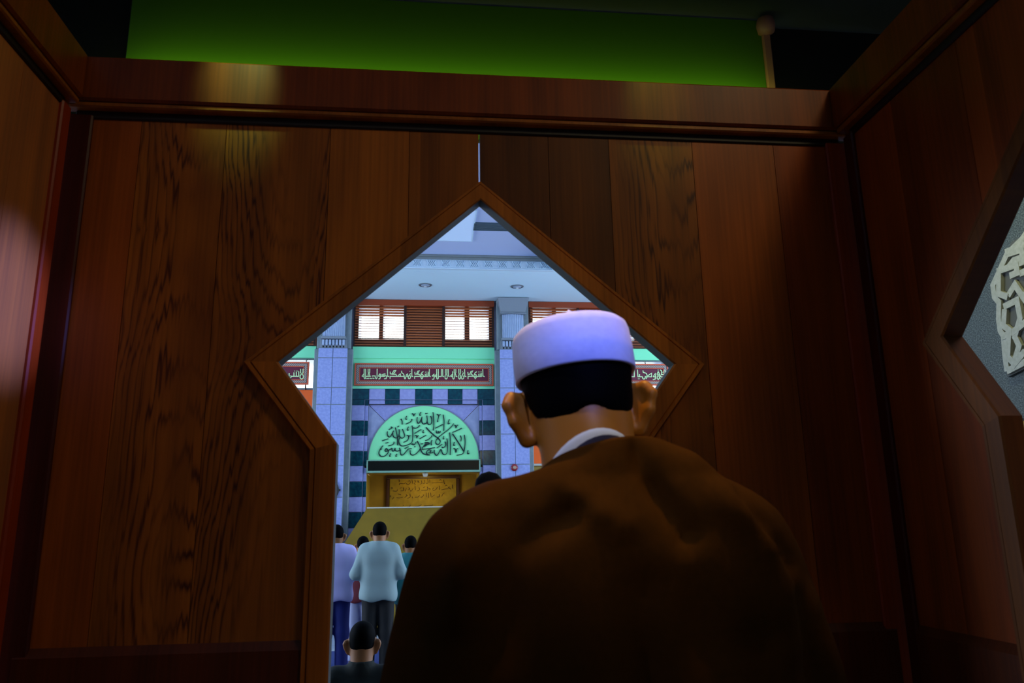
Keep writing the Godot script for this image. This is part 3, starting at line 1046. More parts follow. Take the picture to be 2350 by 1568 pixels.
	var alarm := thing("alarm_button", "small round red button with a pale centre, above the man's shoulder", "button", Vector3(1.522, 2.618, -13.75))
	var b := part("housing", lathe([[0.0, 0.0], [0.062, 0.0], [0.062, 0.02], [0.05, 0.034], [0.0, 0.034]], 28), plain("red plastic", Color(0.55, 0.13, 0.15), 0.4), alarm)
	b.rotation.x = PI / 2
	b = part("push_button", lathe([[0.0, 0.03], [0.028, 0.03], [0.028, 0.046], [0.014, 0.048], [0.014, 0.044], [0.0, 0.044]], 24), plain("button cream", Color(0.72, 0.60, 0.50), 0.5), alarm)
	b.rotation.x = PI / 2

# ---------------------------------------------------------------- lettering, as pen strokes
func middle_script() -> Dictionary:
	return {
		"lillah": [[21.5, 12.9, 22.1, 33.9, 23.7, 35.6, 25.4, 33.9, 24.8, 12.9], [21.9, 23.8, 17.4, 29.5, 18.3, 30.4, 22.0, 30.2], [25.3, 30.2, 36.8, 30.1], [30.5, 12.9, 30.8, 21.0, 33.7, 24.4, 34.3, 29.1, 36.8, 30.1], [34.2, 12.8, 34.2, 21.0, 30.9, 24.4, 30.8, 29.8]],
		"rasul": [[39.5, 30.1, 41.1, 29.1, 46.8, 29.1, 47.7, 33.8, 49.5, 35.5, 51.1, 33.8, 50.8, 12.8], [54.0, 29.7, 57.1, 24.4, 58.9, 25.8, 58.6, 31.7, 57.3, 35.7, 54.2, 36.0], [54.0, 29.7, 68.8, 30.0], [62.4, 24.9, 62.5, 30.0], [65.4, 23.6, 65.6, 30.0], [68.5, 22.5, 68.6, 30.0], [70.2, 27.6, 72.5, 30.3, 71.8, 35.1, 66.9, 35.6]],
		"alif one": [[74.2, 12.6, 74.6, 29.0, 75.5, 30.0, 78.3, 30.0]],
		"muhammad": [[80.4, 19.1, 81.0, 24.2, 84.3, 24.7, 88.8, 16.8, 92.9, 16.5, 90.3, 21.1, 86.2, 25.4, 93.1, 24.8, 95.7, 28.9], [80.5, 35.7, 80.4, 30.0, 112.2, 29.8], [98.4, 28.9, 101.2, 25.6, 103.8, 24.2, 103.9, 29.7], [106.3, 17.1, 106.5, 21.3, 110.6, 24.2, 112.4, 28.8, 112.9, 33.9, 114.1, 35.3, 115.7, 33.6, 116.0, 29.8], [116.2, 30.2, 117.3, 26.2, 120.0, 24.1, 120.1, 29.6, 116.2, 30.0]],
		"an": [[124.6, 17.9, 126.0, 18.5], [126.9, 22.6, 126.1, 24.0, 122.6, 28.8, 121.3, 31.5, 121.9, 34.2, 123.7, 35.3, 126.2, 33.7, 126.8, 30.1, 125.2, 27.4], [129.5, 12.7, 129.7, 29.4, 133.1, 30.2]],
		"ashhadu two": [[136.3, 19.5, 136.7, 24.6, 140.1, 24.6, 142.9, 17.9, 146.5, 16.9, 142.3, 24.6, 146.9, 25.3, 150.3, 29.3], [136.2, 35.5, 136.1, 29.7, 151.0, 29.7]],
		"ha two": [[156.1, 18.3, 153.6, 19.8, 150.9, 23.1, 150.4, 26.7, 153.5, 24.7, 156.0, 28.1, 153.8, 33.9, 152.5, 35.2, 149.8, 31.8], [149.4, 30.0, 167.5, 29.9], [160.1, 23.8, 160.2, 29.9], [163.7, 22.7, 163.8, 29.9], [167.2, 20.5, 167.2, 29.9], [159.9, 19.8, 161.1, 19.8], [163.1, 19.7, 164.3, 19.7], [166.1, 19.7, 167.3, 19.7], [169.4, 12.7, 169.7, 28.8, 172.8, 30.4]],
		"wa": [[175.7, 28.9, 180.3, 24.5, 180.8, 30.9, 179.8, 35.9, 175.5, 36.3], [175.7, 28.9, 180.8, 28.7]],
		"allah": [[186.5, 24.2, 182.4, 28.4, 183.2, 29.8, 186.5, 29.5], [186.2, 12.6, 186.4, 33.8, 188.3, 35.6, 190.2, 33.8, 190.1, 12.6], [190.2, 29.8, 197.5, 29.8], [197.1, 12.5, 197.2, 29.8], [200.1, 12.5, 200.3, 29.4, 203.5, 30.3]],
		"illa": [[206.3, 12.5, 206.3, 22.1, 210.1, 26.5, 210.4, 33.7, 208.0, 35.7, 205.6, 33.7, 205.9, 26.5, 209.7, 22.1, 209.6, 12.5], [212.8, 12.4, 213.3, 28.6, 215.9, 30.2]],
		"ilah": [[223.0, 24.1, 218.1, 28.5, 219.1, 29.7, 223.0, 29.3], [223.1, 17.6, 223.2, 33.7, 224.9, 35.6, 226.8, 33.7, 227.2, 26.4], [226.5, 12.4, 226.6, 20.6, 230.3, 25.6, 230.7, 29.3, 234.0, 30.1], [230.4, 12.4, 230.3, 20.5, 226.9, 25.7]],
		"la": [[237.2, 12.3, 237.2, 22.0, 240.9, 26.3, 241.0, 33.6, 239.0, 35.6, 236.8, 33.6, 237.1, 26.3, 241.2, 21.9, 241.2, 12.3]],
		"an two": [[244.9, 18.3, 246.3, 18.3], [247.9, 20.5, 246.2, 24.1, 243.9, 29.2, 243.2, 32.1, 244.0, 35.0, 246.1, 35.5, 248.7, 32.8, 248.6, 29.2, 247.1, 27.8], [250.6, 12.3, 250.9, 28.5, 254.7, 30.1]],
		"ashhadu": [[258.1, 19.3, 258.6, 24.9, 262.3, 24.2, 265.3, 17.7, 269.3, 16.6, 265.3, 24.2, 268.2, 25.6, 271.3, 29.1], [258.4, 35.4, 258.5, 29.0, 273.9, 29.0], [278.7, 18.0, 274.1, 21.8, 273.0, 25.5, 276.8, 25.3, 278.4, 29.8, 275.3, 34.4, 272.3, 29.8], [273.9, 29.5, 290.0, 29.4], [283.4, 23.2, 283.4, 29.4], [286.7, 22.3, 286.7, 29.4], [289.9, 21.4, 289.8, 29.4], [282.0, 18.8, 283.3, 18.8], [285.6, 18.8, 287.0, 18.8], [289.0, 18.8, 290.3, 18.8], [292.7, 12.0, 292.9, 28.3, 297.0, 29.9]],
		"small note": [[27.0, 35.6, 31.6, 34.5, 33.0, 35.6], [34.3, 34.5, 39.6, 35.2], [40.6, 33.8, 45.0, 35.2]],
	}

func left_script() -> Dictionary:
	return {
		"la": [[299.0, 15.9, 299.4, 24.5, 305.6, 30.9, 306.0, 36.1, 302.2, 39.1, 298.7, 36.2, 298.6, 30.9, 304.6, 24.5, 304.3, 15.9]],
		"sharik": [[279.7, 32.7, 296.1, 32.7], [284.7, 23.9, 285.1, 32.7], [289.8, 22.7, 290.2, 32.7], [295.0, 21.6, 295.6, 32.7], [285.1, 20.8, 286.2, 20.8], [288.7, 20.8, 289.9, 20.8], [292.4, 20.8, 293.5, 20.8], [277.4, 31.0, 279.6, 33.6, 274.9, 38.9], [274.3, 25.4, 274.7, 32.5, 268.4, 32.5], [268.4, 32.5, 256.3, 32.6], [256.3, 32.6, 256.2, 29.2, 259.5, 24.0, 263.1, 22.4]],
		"lahu": [[246.7, 16.2, 247.6, 32.8, 240.4, 32.9], [240.4, 32.9, 237.3, 29.3, 234.6, 32.9, 240.4, 32.9]],
	}

func right_script() -> Dictionary:
	return {
		"yumit": [[242.8, 13.6, 243.2, 30.5, 254.1, 30.5], [247.4, 24.6, 247.0, 30.5], [243.1, 35.4, 244.4, 35.4], [245.9, 35.4, 247.2, 35.4]],
		"ha": [[256.0, 15.9, 256.7, 20.2, 263.8, 22.6, 266.0, 28.8, 263.0, 35.5], [254.3, 30.5, 254.4, 34.4, 257.4, 36.5, 260.1, 34.0, 261.0, 29.3], [260.9, 30.4, 276.1, 30.4, 276.6, 22.1, 270.1, 26.1, 266.7, 30.4]],
		"wa": [[279.9, 30.5, 285.8, 22.3, 285.8, 30.3, 284.4, 36.2, 278.9, 37.1], [279.9, 30.5, 285.8, 30.5]],
		"yuhyi": [[292.2, 13.7, 293.8, 14.9], [295.6, 24.0, 293.0, 17.7, 289.9, 24.0, 294.1, 29.1, 295.6, 33.1, 292.0, 37.0, 289.1, 34.3, 290.5, 28.8, 296.0, 24.0], [297.9, 14.1, 301.5, 16.9, 300.0, 25.2, 309.1, 25.1, 308.9, 15.2, 306.1, 17.6, 303.9, 21.6], [308.6, 14.5, 313.0, 21.6, 313.9, 25.5], [294.0, 23.2, 298.8, 30.7, 307.9, 30.7, 308.0, 28.7], [296.7, 35.4, 298.0, 35.4], [300.0, 35.4, 301.3, 35.4]],
		"more": [[235.3, 14.0, 234.4, 30.5, 228.0, 30.6], [226.2, 18.8, 223.2, 30.6, 220.0, 30.6, 218.2, 34.5]],
	}

func dome_script() -> Dictionary:
	return {
		"allah above": [[1270, 380, 1262, 470, 1285, 535, 1320, 530, 1360, 450, 1392, 372], [1385, 400, 1385, 500, 1425, 560, 1480, 550, 1520, 480, 1512, 340], [1468, 285, 1500, 290, 1535, 280], [1516, 480, 1546, 560, 1586, 577, 1628, 540, 1634, 440, 1606, 350], [1446, 545, 1476, 555, 1516, 510, 1522, 440, 1511, 355], [1668, 255, 1686, 400, 1692, 560, 1676, 730]],
		"marks above": [[1130, 290, 1165, 305, 1182, 345, 1195, 310, 1222, 288], [1362, 250, 1330, 310, 1340, 335, 1362, 325], [1002, 350, 980, 410, 985, 438, 1010, 432], [855, 428, 885, 480, 890, 572], [1120, 440, 1135, 455, 1090, 510, 980, 562], [1310, 600, 1325, 615, 1240, 668, 1170, 655]],
		"allah lower": [[525, 748, 522, 830, 565, 895, 610, 860, 680, 730], [660, 755, 668, 860, 720, 915, 780, 905, 822, 830, 815, 695], [812, 830, 850, 905, 910, 922, 955, 865, 930, 770, 898, 690], [720, 648, 750, 780, 772, 900, 780, 1105], [770, 632, 795, 625, 812, 605], [605, 635, 640, 650, 620, 672, 552, 702], [392, 992, 470, 962, 552, 938]],
		"rasul": [[1138, 600, 1155, 700, 1160, 900, 1140, 1030, 1050, 1090, 930, 1125, 860, 1110, 815, 1030, 820, 940, 850, 895], [1052, 630, 1020, 690, 1030, 722, 1062, 712], [1008, 850, 1050, 862, 1058, 895, 1075, 868, 1102, 855], [1060, 900, 1040, 960, 1000, 1000, 930, 1032], [1208, 805, 1290, 750, 1375, 700], [1218, 850, 1255, 865, 1265, 915, 1282, 872, 1312, 860], [1332, 945, 1415, 895, 1498, 850], [1432, 720, 1415, 770, 1425, 785, 1445, 775]],
		"seen": [[422, 1110, 360, 1190, 322, 1280, 340, 1350, 400, 1390, 480, 1370, 545, 1300, 562, 1240], [555, 1245, 490, 1258, 472, 1225, 508, 1185, 560, 1232, 640, 1180, 650, 1240, 690, 1252, 722, 1185, 732, 1240, 790, 1255, 842, 1215, 830, 1170], [352, 1195, 375, 1205, 395, 1190], [478, 1048, 515, 1042, 552, 1030], [690, 1015, 690, 1060, 640, 1095, 550, 1122], [622, 1310, 590, 1370, 600, 1385, 620, 1378], [772, 1320, 745, 1370, 752, 1388, 772, 1380]],
		"ra": [[858, 1215, 858, 1300, 880, 1352, 930, 1345, 1000, 1265, 1060, 1200, 1142, 1195], [958, 1192, 1060, 1140]],
		"dal": [[1100, 1230, 1108, 1320, 1160, 1360, 1240, 1330, 1340, 1220, 1350, 1170], [1272, 998, 1330, 1100, 1362, 1200, 1400, 1290, 1460, 1340, 1560, 1362], [1130, 1090, 1158, 1072, 1180, 1095, 1210, 1090, 1240, 1028], [1212, 1130, 1225, 1158], [1368, 1072, 1422, 1070]],
		"muhammad": [[1395, 1215, 1480, 1205, 1600, 1190, 1725, 1170], [1405, 1192, 1455, 1105, 1500, 1075, 1560, 1085, 1580, 1060, 1530, 1035, 1470, 1058], [1440, 1120, 1500, 1100, 1570, 1080], [1636, 1195, 1541, 1240, 1511, 1300, 1536, 1340, 1601, 1358], [1456, 1330, 1516, 1355, 1601, 1358], [1456, 1145, 1516, 1105, 1574, 1065, 1506, 1038, 1461, 1045], [1656, 978, 1628, 1010, 1634, 1112], [1644, 855, 1626, 900, 1556, 960, 1474, 992], [1561, 1300, 1616, 1310, 1684, 1288], [1586, 1255, 1626, 1250, 1606, 1295]],
		"illa": [[1494, 648, 1586, 750, 1706, 860, 1801, 930, 1856, 1000, 1836, 1070, 1786, 1092, 1744, 1050, 1758, 970, 1816, 900, 1926, 810, 2056, 710, 2146, 620, 2198, 550], [1756, 730, 1761, 790, 1846, 790, 1853, 740], [1806, 742, 1806, 790], [1928, 318, 1951, 480, 1944, 742], [1764, 308, 1801, 325, 1814, 365, 1831, 325, 1864, 312], [1814, 365, 1784, 490, 1806, 485], [2088, 442, 2054, 530, 2061, 560, 2098, 540], [1728, 672, 1826, 620, 1921, 570], [2218, 592, 2246, 610, 2256, 658, 2276, 612, 2308, 588], [2162, 782, 2286, 730, 2411, 668], [1948, 880, 1928, 935, 1938, 950, 1961, 940], [1446, 880, 1501, 848]],
		"la": [[2168, 815, 2276, 980, 2456, 1275], [2471, 845, 2488, 1000, 2476, 1200, 2446, 1310, 2386, 1350, 2271, 1370], [2368, 865, 2391, 930, 2381, 1012], [2564, 1240, 2548, 1310, 2561, 1335, 2594, 1320], [2194, 1192, 2236, 1215, 2254, 1290, 2276, 1218, 2312, 1190], [2218, 1028, 2198, 1095, 2208, 1118, 2236, 1105], [2094, 785, 2111, 950, 2118, 1200, 2108, 1362]],
		"ilah": [[2024, 938, 2041, 1050, 2036, 1250, 2016, 1330, 1966, 1355, 1916, 1320, 1886, 1232, 1856, 1232, 1796, 1350, 1756, 1367, 1714, 1310, 1704, 1225], [1976, 1020, 1998, 1100, 1956, 1165, 1911, 1172, 1904, 1150], [1774, 1182, 1841, 1130, 1911, 1082]],
	}

func verse_script() -> Dictionary:
	return {
		"first line": [[1738, 320, 1748, 385, 1765, 415], [1720, 378, 1600, 385, 1470, 388], [1640, 335, 1665, 318, 1690, 330], [1425, 310, 1430, 385], [1380, 290, 1390, 385, 1340, 390], [1310, 320, 1318, 390, 1270, 392], [1240, 330, 1250, 390, 1210, 415], [1140, 340, 1190, 345, 1160, 360, 1200, 375], [1090, 325, 1110, 355, 1085, 400, 1120, 412], [1030, 310, 1050, 400], [1010, 360, 960, 415, 900, 395], [940, 350, 980, 330, 990, 360], [890, 370, 850, 400, 760, 388, 752, 430], [725, 318, 750, 315, 755, 350, 730, 355]],
		"second line": [[1935, 430, 1945, 520], [1900, 530, 1850, 490, 1880, 480], [1850, 515, 1760, 528, 1690, 540], [1770, 470, 1790, 440, 1820, 450], [1640, 450, 1650, 540], [1600, 480, 1560, 540, 1500, 560], [1520, 490, 1490, 530], [1420, 545, 1440, 520, 1400, 500], [1370, 470, 1380, 540, 1240, 548], [1280, 490, 1330, 470], [1190, 480, 1200, 540, 1150, 560], [1100, 440, 1110, 540], [1060, 500, 1020, 560, 990, 550], [960, 480, 985, 520, 940, 535], [910, 500, 890, 560], [840, 480, 850, 545, 780, 555], [760, 500, 800, 480], [720, 520, 690, 560, 610, 552], [560, 485, 590, 480, 595, 505, 565, 505]],
		"third line": [[1760, 610, 1720, 640, 1700, 690], [1640, 640, 1650, 690, 1590, 700], [1540, 650, 1500, 680, 1470, 705], [1450, 600, 1460, 690], [1400, 600, 1405, 715], [1350, 600, 1355, 690], [1300, 640, 1270, 690, 1230, 695], [1200, 650, 1180, 690, 1100, 695], [1040, 680, 1050, 720], [990, 620, 995, 690, 940, 720], [900, 640, 930, 660, 870, 700], [830, 690, 760, 710, 690, 700], [720, 620, 790, 640], [640, 690, 600, 740], [540, 660, 565, 655, 565, 680, 545, 680]],
		"fourth line": [[1500, 860, 1480, 880, 1300, 890], [1250, 850, 1200, 890, 1060, 905], [1000, 860, 980, 900, 860, 910], [840, 865, 850, 880], [1200, 955, 1000, 965, 860, 955]],
	}

# ---------------------------------------------------------------- people
func hair_line(p: Vector3) -> float:
	return -0.028 + clampf((0.03 - p.z) / 0.09, 0.0, 1.0) * 0.09 - 0.016 * pow(sin(p.x * 40.0), 2.0) * clampf(p.z / 0.03, 0.0, 1.0) - p.y

func joined(meshes: Array) -> ArrayMesh:
	var st := SurfaceTool.new()
	st.begin(Mesh.PRIMITIVE_TRIANGLES)
	for m in meshes:
		st.append_from(m, 0, Transform3D())
	return st.commit()

func hair_mesh(cell: float, top := 1.0) -> ArrayMesh:
	return body_mesh([egg(Vector3(0, 0.036, 0.001), Vector3(0.081, 0.092, 0.097)), egg(Vector3(0, -0.015, 0.012), Vector3(0.0735, 0.066, 0.078))], cell, 0.006,
		func(p: Vector3) -> float: return maxf(hair_line(p), p.y - top))

func stand_in_row() -> Dictionary:
	var d := {}
	var head := moved(head_shapes(), Transform3D(Basis(), Vector3(0, 1.545, 0)))
	var rest := [cap(Vector3(0, 1.42, 0.02), Vector3(0, 1.0, 0), 0.05, 0.08), cap(Vector3(0, 1.0, 0), Vector3(0, 0.88, 0), 0.08, 0.08)]
	var hands := []
	for s in [-1.0, 1.0]:
		rest.append(cap(Vector3(0.15 * s, 1.35, 0), Vector3(0.26 * s, 1.09, 0.03), 0.042, 0.036))
		rest.append(cap(Vector3(0.0, 1.33, 0), Vector3(0.15 * s, 1.35, 0), 0.06, 0.045))
		rest.append(cap(Vector3(0.26 * s, 1.09, 0.03), Vector3(0.085 * s, 1.10, -0.16 - 0.02 * s), 0.036, 0.026))
		rest.append(cap(Vector3(0.08 * s, 0.86, 0), Vector3(0.095 * s, 0.46, 0.0), 0.075, 0.052))
		rest.append(cap(Vector3(0.095 * s, 0.46, 0.0), Vector3(0.1 * s, 0.07, 0.03), 0.05, 0.036))
		rest.append(cap(Vector3(0.1 * s, 0.04, 0.05), Vector3(0.115 * s, 0.028, -0.13), 0.036, 0.026))
		hands.append_array(hand(Vector3(0.085 * s, 1.10, -0.16 - 0.02 * s), Vector3(-s, 0.05, -0.12).normalized(), Vector3(0, 0, 1), -s))
	d.skin = joined([body_mesh(head, 0.0065, 0.008), body_mesh(rest, 0.014, 0.012), body_mesh(hands, 0.0055, 0.004)])
	var shirt := [cap(Vector3(-0.14, 1.365, 0.0), Vector3(0.14, 1.365, 0.0), 0.062, 0.062), cap(Vector3(-0.075, 1.26, 0), Vector3(0.075, 1.26, 0), 0.122, 0.122),
		cap(Vector3(-0.07, 1.05, 0), Vector3(0.07, 1.05, 0), 0.12, 0.12), cap(Vector3(-0.08, 0.86, 0), Vector3(0.08, 0.86, 0), 0.128, 0.128), cap(Vector3(0, 1.40, 0.02), Vector3(0, 1.44, 0.025), 0.072, 0.07)]
	shirt.append(cap(Vector3(0, 1.33, 0), Vector3(0, 0.86, 0), 0.125, 0.132))
	for s in [-1.0, 1.0]:
		shirt.append(cap(Vector3(0.075 * s, 1.3, 0), Vector3(0.075 * s, 0.86, 0), 0.118, 0.124))
		shirt.append(cap(Vector3(0.17 * s, 1.35, 0), Vector3(0.262 * s, 1.09, 0.03), 0.066, 0.056))
		shirt.append(cap(Vector3(0.262 * s, 1.09, 0.03), Vector3(0.11 * s, 1.10, -0.15 - 0.02 * s), 0.055, 0.04))
	d.shirt = body_mesh(shirt, 0.014, 0.02, func(p: Vector3) -> float: return maxf(0.80 + 0.012 * sin(p.x * 26.0) - p.y, p.y - 1.455))
	var legs := [cap(Vector3(-0.07, 0.86, 0), Vector3(0.07, 0.86, 0), 0.112, 0.112)]
	for s in [-1.0, 1.0]:
		legs.append(cap(Vector3(0.085 * s, 0.80, 0), Vector3(0.098 * s, 0.45, 0.0), 0.098, 0.078))
		legs.append(cap(Vector3(0.098 * s, 0.45, 0.0), Vector3(0.1 * s, 0.04, 0.025), 0.078, 0.072))
	d.legs = body_mesh(legs, 0.014, 0.015, func(p: Vector3) -> float: return 0.055 - p.y)
	d.hair = hair_mesh(0.0065)
	return d

func build_people() -> void:
	var skin := plain("skin", Color(0.62, 0.40, 0.22), 0.55)
	var black := plain("black hair", Color(0.02, 0.02, 0.02), 0.6)
	var d := stand_in_row()
	var rows := [
		["person in a pale grey-white shirt and black trousers, back turned, facing the golden niche", Vector3(-0.55, 0.012, -9.3), 0.0, 1.0, Color(0.56, 0.65, 0.65), Color(0.03, 0.035, 0.045)],
		["person in a lilac white shirt and blue trousers, half behind the doorway's upright", Vector3(-1.06, 0.012, -9.5), 0.1, 0.985, Color(0.82, 0.79, 1.0), Color(0.03, 0.10, 0.42)],
		["person in a dark red shirt and white lower robe, between two pale shirts", Vector3(-0.80, 0.012, -10.1), -0.15, 0.90, Color(0.42, 0.12, 0.16), Color(0.66, 0.68, 0.80)],
		["person in a sea green shirt, mostly hidden behind the brown robe's shoulder", Vector3(-0.20, 0.012, -9.6), 0.0, 0.90, Color(0.20, 0.52, 0.54), Color(0.04, 0.05, 0.06)],
	]
	var first: Node3D = null
	for r in rows:
		var o: Node3D
		if first == null:
			o = thing("person", r[0], "person")
			part("body", d.skin, skin, o)
			part("hair", d.hair, black, o, Vector3(0, 1.545, 0))
			part("shirt", d.shirt, skin, o)
			part("trousers", d.legs, skin, o)
			first = o
		else:
			o = first.duplicate()
			o.name = numbered("person")
			add_child(o)
			tag(o, r[0], "person")
		o.set_meta("group", "worshippers standing in the rows before the niche")
		o.position = r[1]
		o.rotation.y = r[2]
		o.scale = Vector3.ONE * r[3]
		(o.get_node("shirt") as MeshInstance3D).material_override = plain("shirt " + str(r[4]), r[4], 0.8)
		(o.get_node("trousers") as MeshInstance3D).material_override = plain("trousers " + str(r[5]), r[5], 0.8)
	# kneeling worshipper nearer by
	var k := thing("person", "person with black hair in a dark green shirt, sitting low on the carpet", "person", Vector3(-0.40, 0.012, -5.2))
	var head := moved(head_shapes(), Transform3D(Basis(), Vector3(0, 0.90, 0)))
	var rest := [cap(Vector3(0, 0.78, 0.03), Vector3(0, 0.35, 0.06), 0.05, 0.08)]
	var cloth := [cap(Vector3(-0.14, 0.70, 0.02), Vector3(0.14, 0.70, 0.02), 0.065, 0.065), cap(Vector3(-0.07, 0.58, 0.03), Vector3(0.07, 0.58, 0.03), 0.12, 0.12), cap(Vector3(-0.07, 0.36, 0.05), Vector3(0.07, 0.36, 0.05), 0.12, 0.12), cap(Vector3(0, 0.75, 0.03), Vector3(0, 0.79, 0.03), 0.07, 0.068)]
	var skirt := [cap(Vector3(-0.09, 0.24, 0.06), Vector3(0.09, 0.24, 0.06), 0.14, 0.14)]
	var hands := []
	for s in [-1.0, 1.0]:
		rest.append(cap(Vector3(0.15 * s, 0.70, 0.02), Vector3(0.25 * s, 0.46, 0.0), 0.042, 0.036))
		rest.append(cap(Vector3(0, 0.70, 0.02), Vector3(0.15 * s, 0.70, 0.02), 0.06, 0.042))
		rest.append(cap(Vector3(0.25 * s, 0.46, 0.0), Vector3(0.14 * s, 0.36, -0.20), 0.036, 0.027))
		rest.append(cap(Vector3(0.09 * s, 0.07, 0.22), Vector3(0.06 * s, 0.04, 0.34), 0.035, 0.028))
		cloth.append(cap(Vector3(0.17 * s, 0.69, 0.02), Vector3(0.25 * s, 0.46, 0.0), 0.065, 0.056))
		cloth.append(cap(Vector3(0.25 * s, 0.46, 0.0), Vector3(0.15 * s, 0.37, -0.18), 0.054, 0.042))
		skirt.append(cap(Vector3(0.1 * s, 0.25, 0.06), Vector3(0.15 * s, 0.20, -0.34), 0.11, 0.085))
		skirt.append(cap(Vector3(0.15 * s, 0.12, -0.34), Vector3(0.09 * s, 0.08, 0.2), 0.07, 0.06))
		hands.append_array(hand(Vector3(0.14 * s, 0.355, -0.20), Vector3(0, -0.25, -1).normalized(), Vector3(0, -1, 0), -s))
	part("body", joined([body_mesh(head, 0.0065, 0.008), body_mesh(rest, 0.014, 0.012), body_mesh(hands, 0.0055, 0.004)]), skin, k)
	part("hair", d.hair, black, k, Vector3(0, 0.90, 0))
	part("shirt", body_mesh(cloth, 0.014, 0.02, func(p: Vector3) -> float: return p.y - 0.80), plain("dark green cloth", Color(0.05, 0.08, 0.05), 0.85), k)
	part("trousers", body_mesh(skirt, 0.014, 0.02), plain("dark cloth", Color(0.04, 0.045, 0.05), 0.85), k)

# folds of the robe's back: [x, y, x, y, half width, depth]
func robe_fold(p: Vector3, out: Vector3) -> Vector3:
	var push := 0.0
	var q := Vector2(p.x, p.y)
	for f in [[0.275, 1.672, 0.325, 1.585, 0.016, -0.016], [0.325, 1.585, 0.345, 1.40, 0.03, -0.008], [0.345, 1.668, 0.43, 1.575, 0.022, 0.012], [0.43, 1.575, 0.455, 1.45, 0.022, 0.008],
		[0.405, 1.63, 0.47, 1.545, 0.014, -0.010], [0.06, 1.625, 0.035, 1.50, 0.02, 0.010], [0.10, 1.605, 0.075, 1.40, 0.028, -0.010], [0.17, 1.655, 0.235, 1.60, 0.02, 0.010], [0.19, 1.58, 0.20, 1.3, 0.03, 0.006],
		[0.20, 1.63, 0.12, 1.58, 0.018, -0.008], [0.26, 1.52, 0.25, 1.25, 0.03, -0.010], [0.40, 1.45, 0.42, 1.2, 0.03, -0.008], [0.50, 1.50, 0.53, 1.3, 0.014, 0.010], [0.475, 1.50, 0.50, 1.3, 0.016, -0.010]]:
		var a := Vector2(f[0], f[1])
		var b := Vector2(f[2], f[3])
		var h := clampf((q - a).dot(b - a) / (b - a).length_squared(), 0.0, 1.0)
		var dist := q.distance_to(a.lerp(b, h))
		push += f[5] * exp(-dist * dist / (f[4] * f[4])) * (0.35 + 0.65 * sin(PI * clampf(h, 0.12, 0.88)))
	if out.z < 0.0:
		push *= 0.4
	if p.y < 1.3:
		push += 0.012 * sin(atan2(out.z, out.x) * 13.0) * clampf((1.3 - p.y) / 0.5, 0.0, 1.0)
	var collar := clampf((p.y - 1.662) / 0.022, 0.0, 1.0)
	return out * push * 1.7 + Vector3(0, collar * ((p.x - 0.24) * 0.17 + out.z * 0.024), 0)

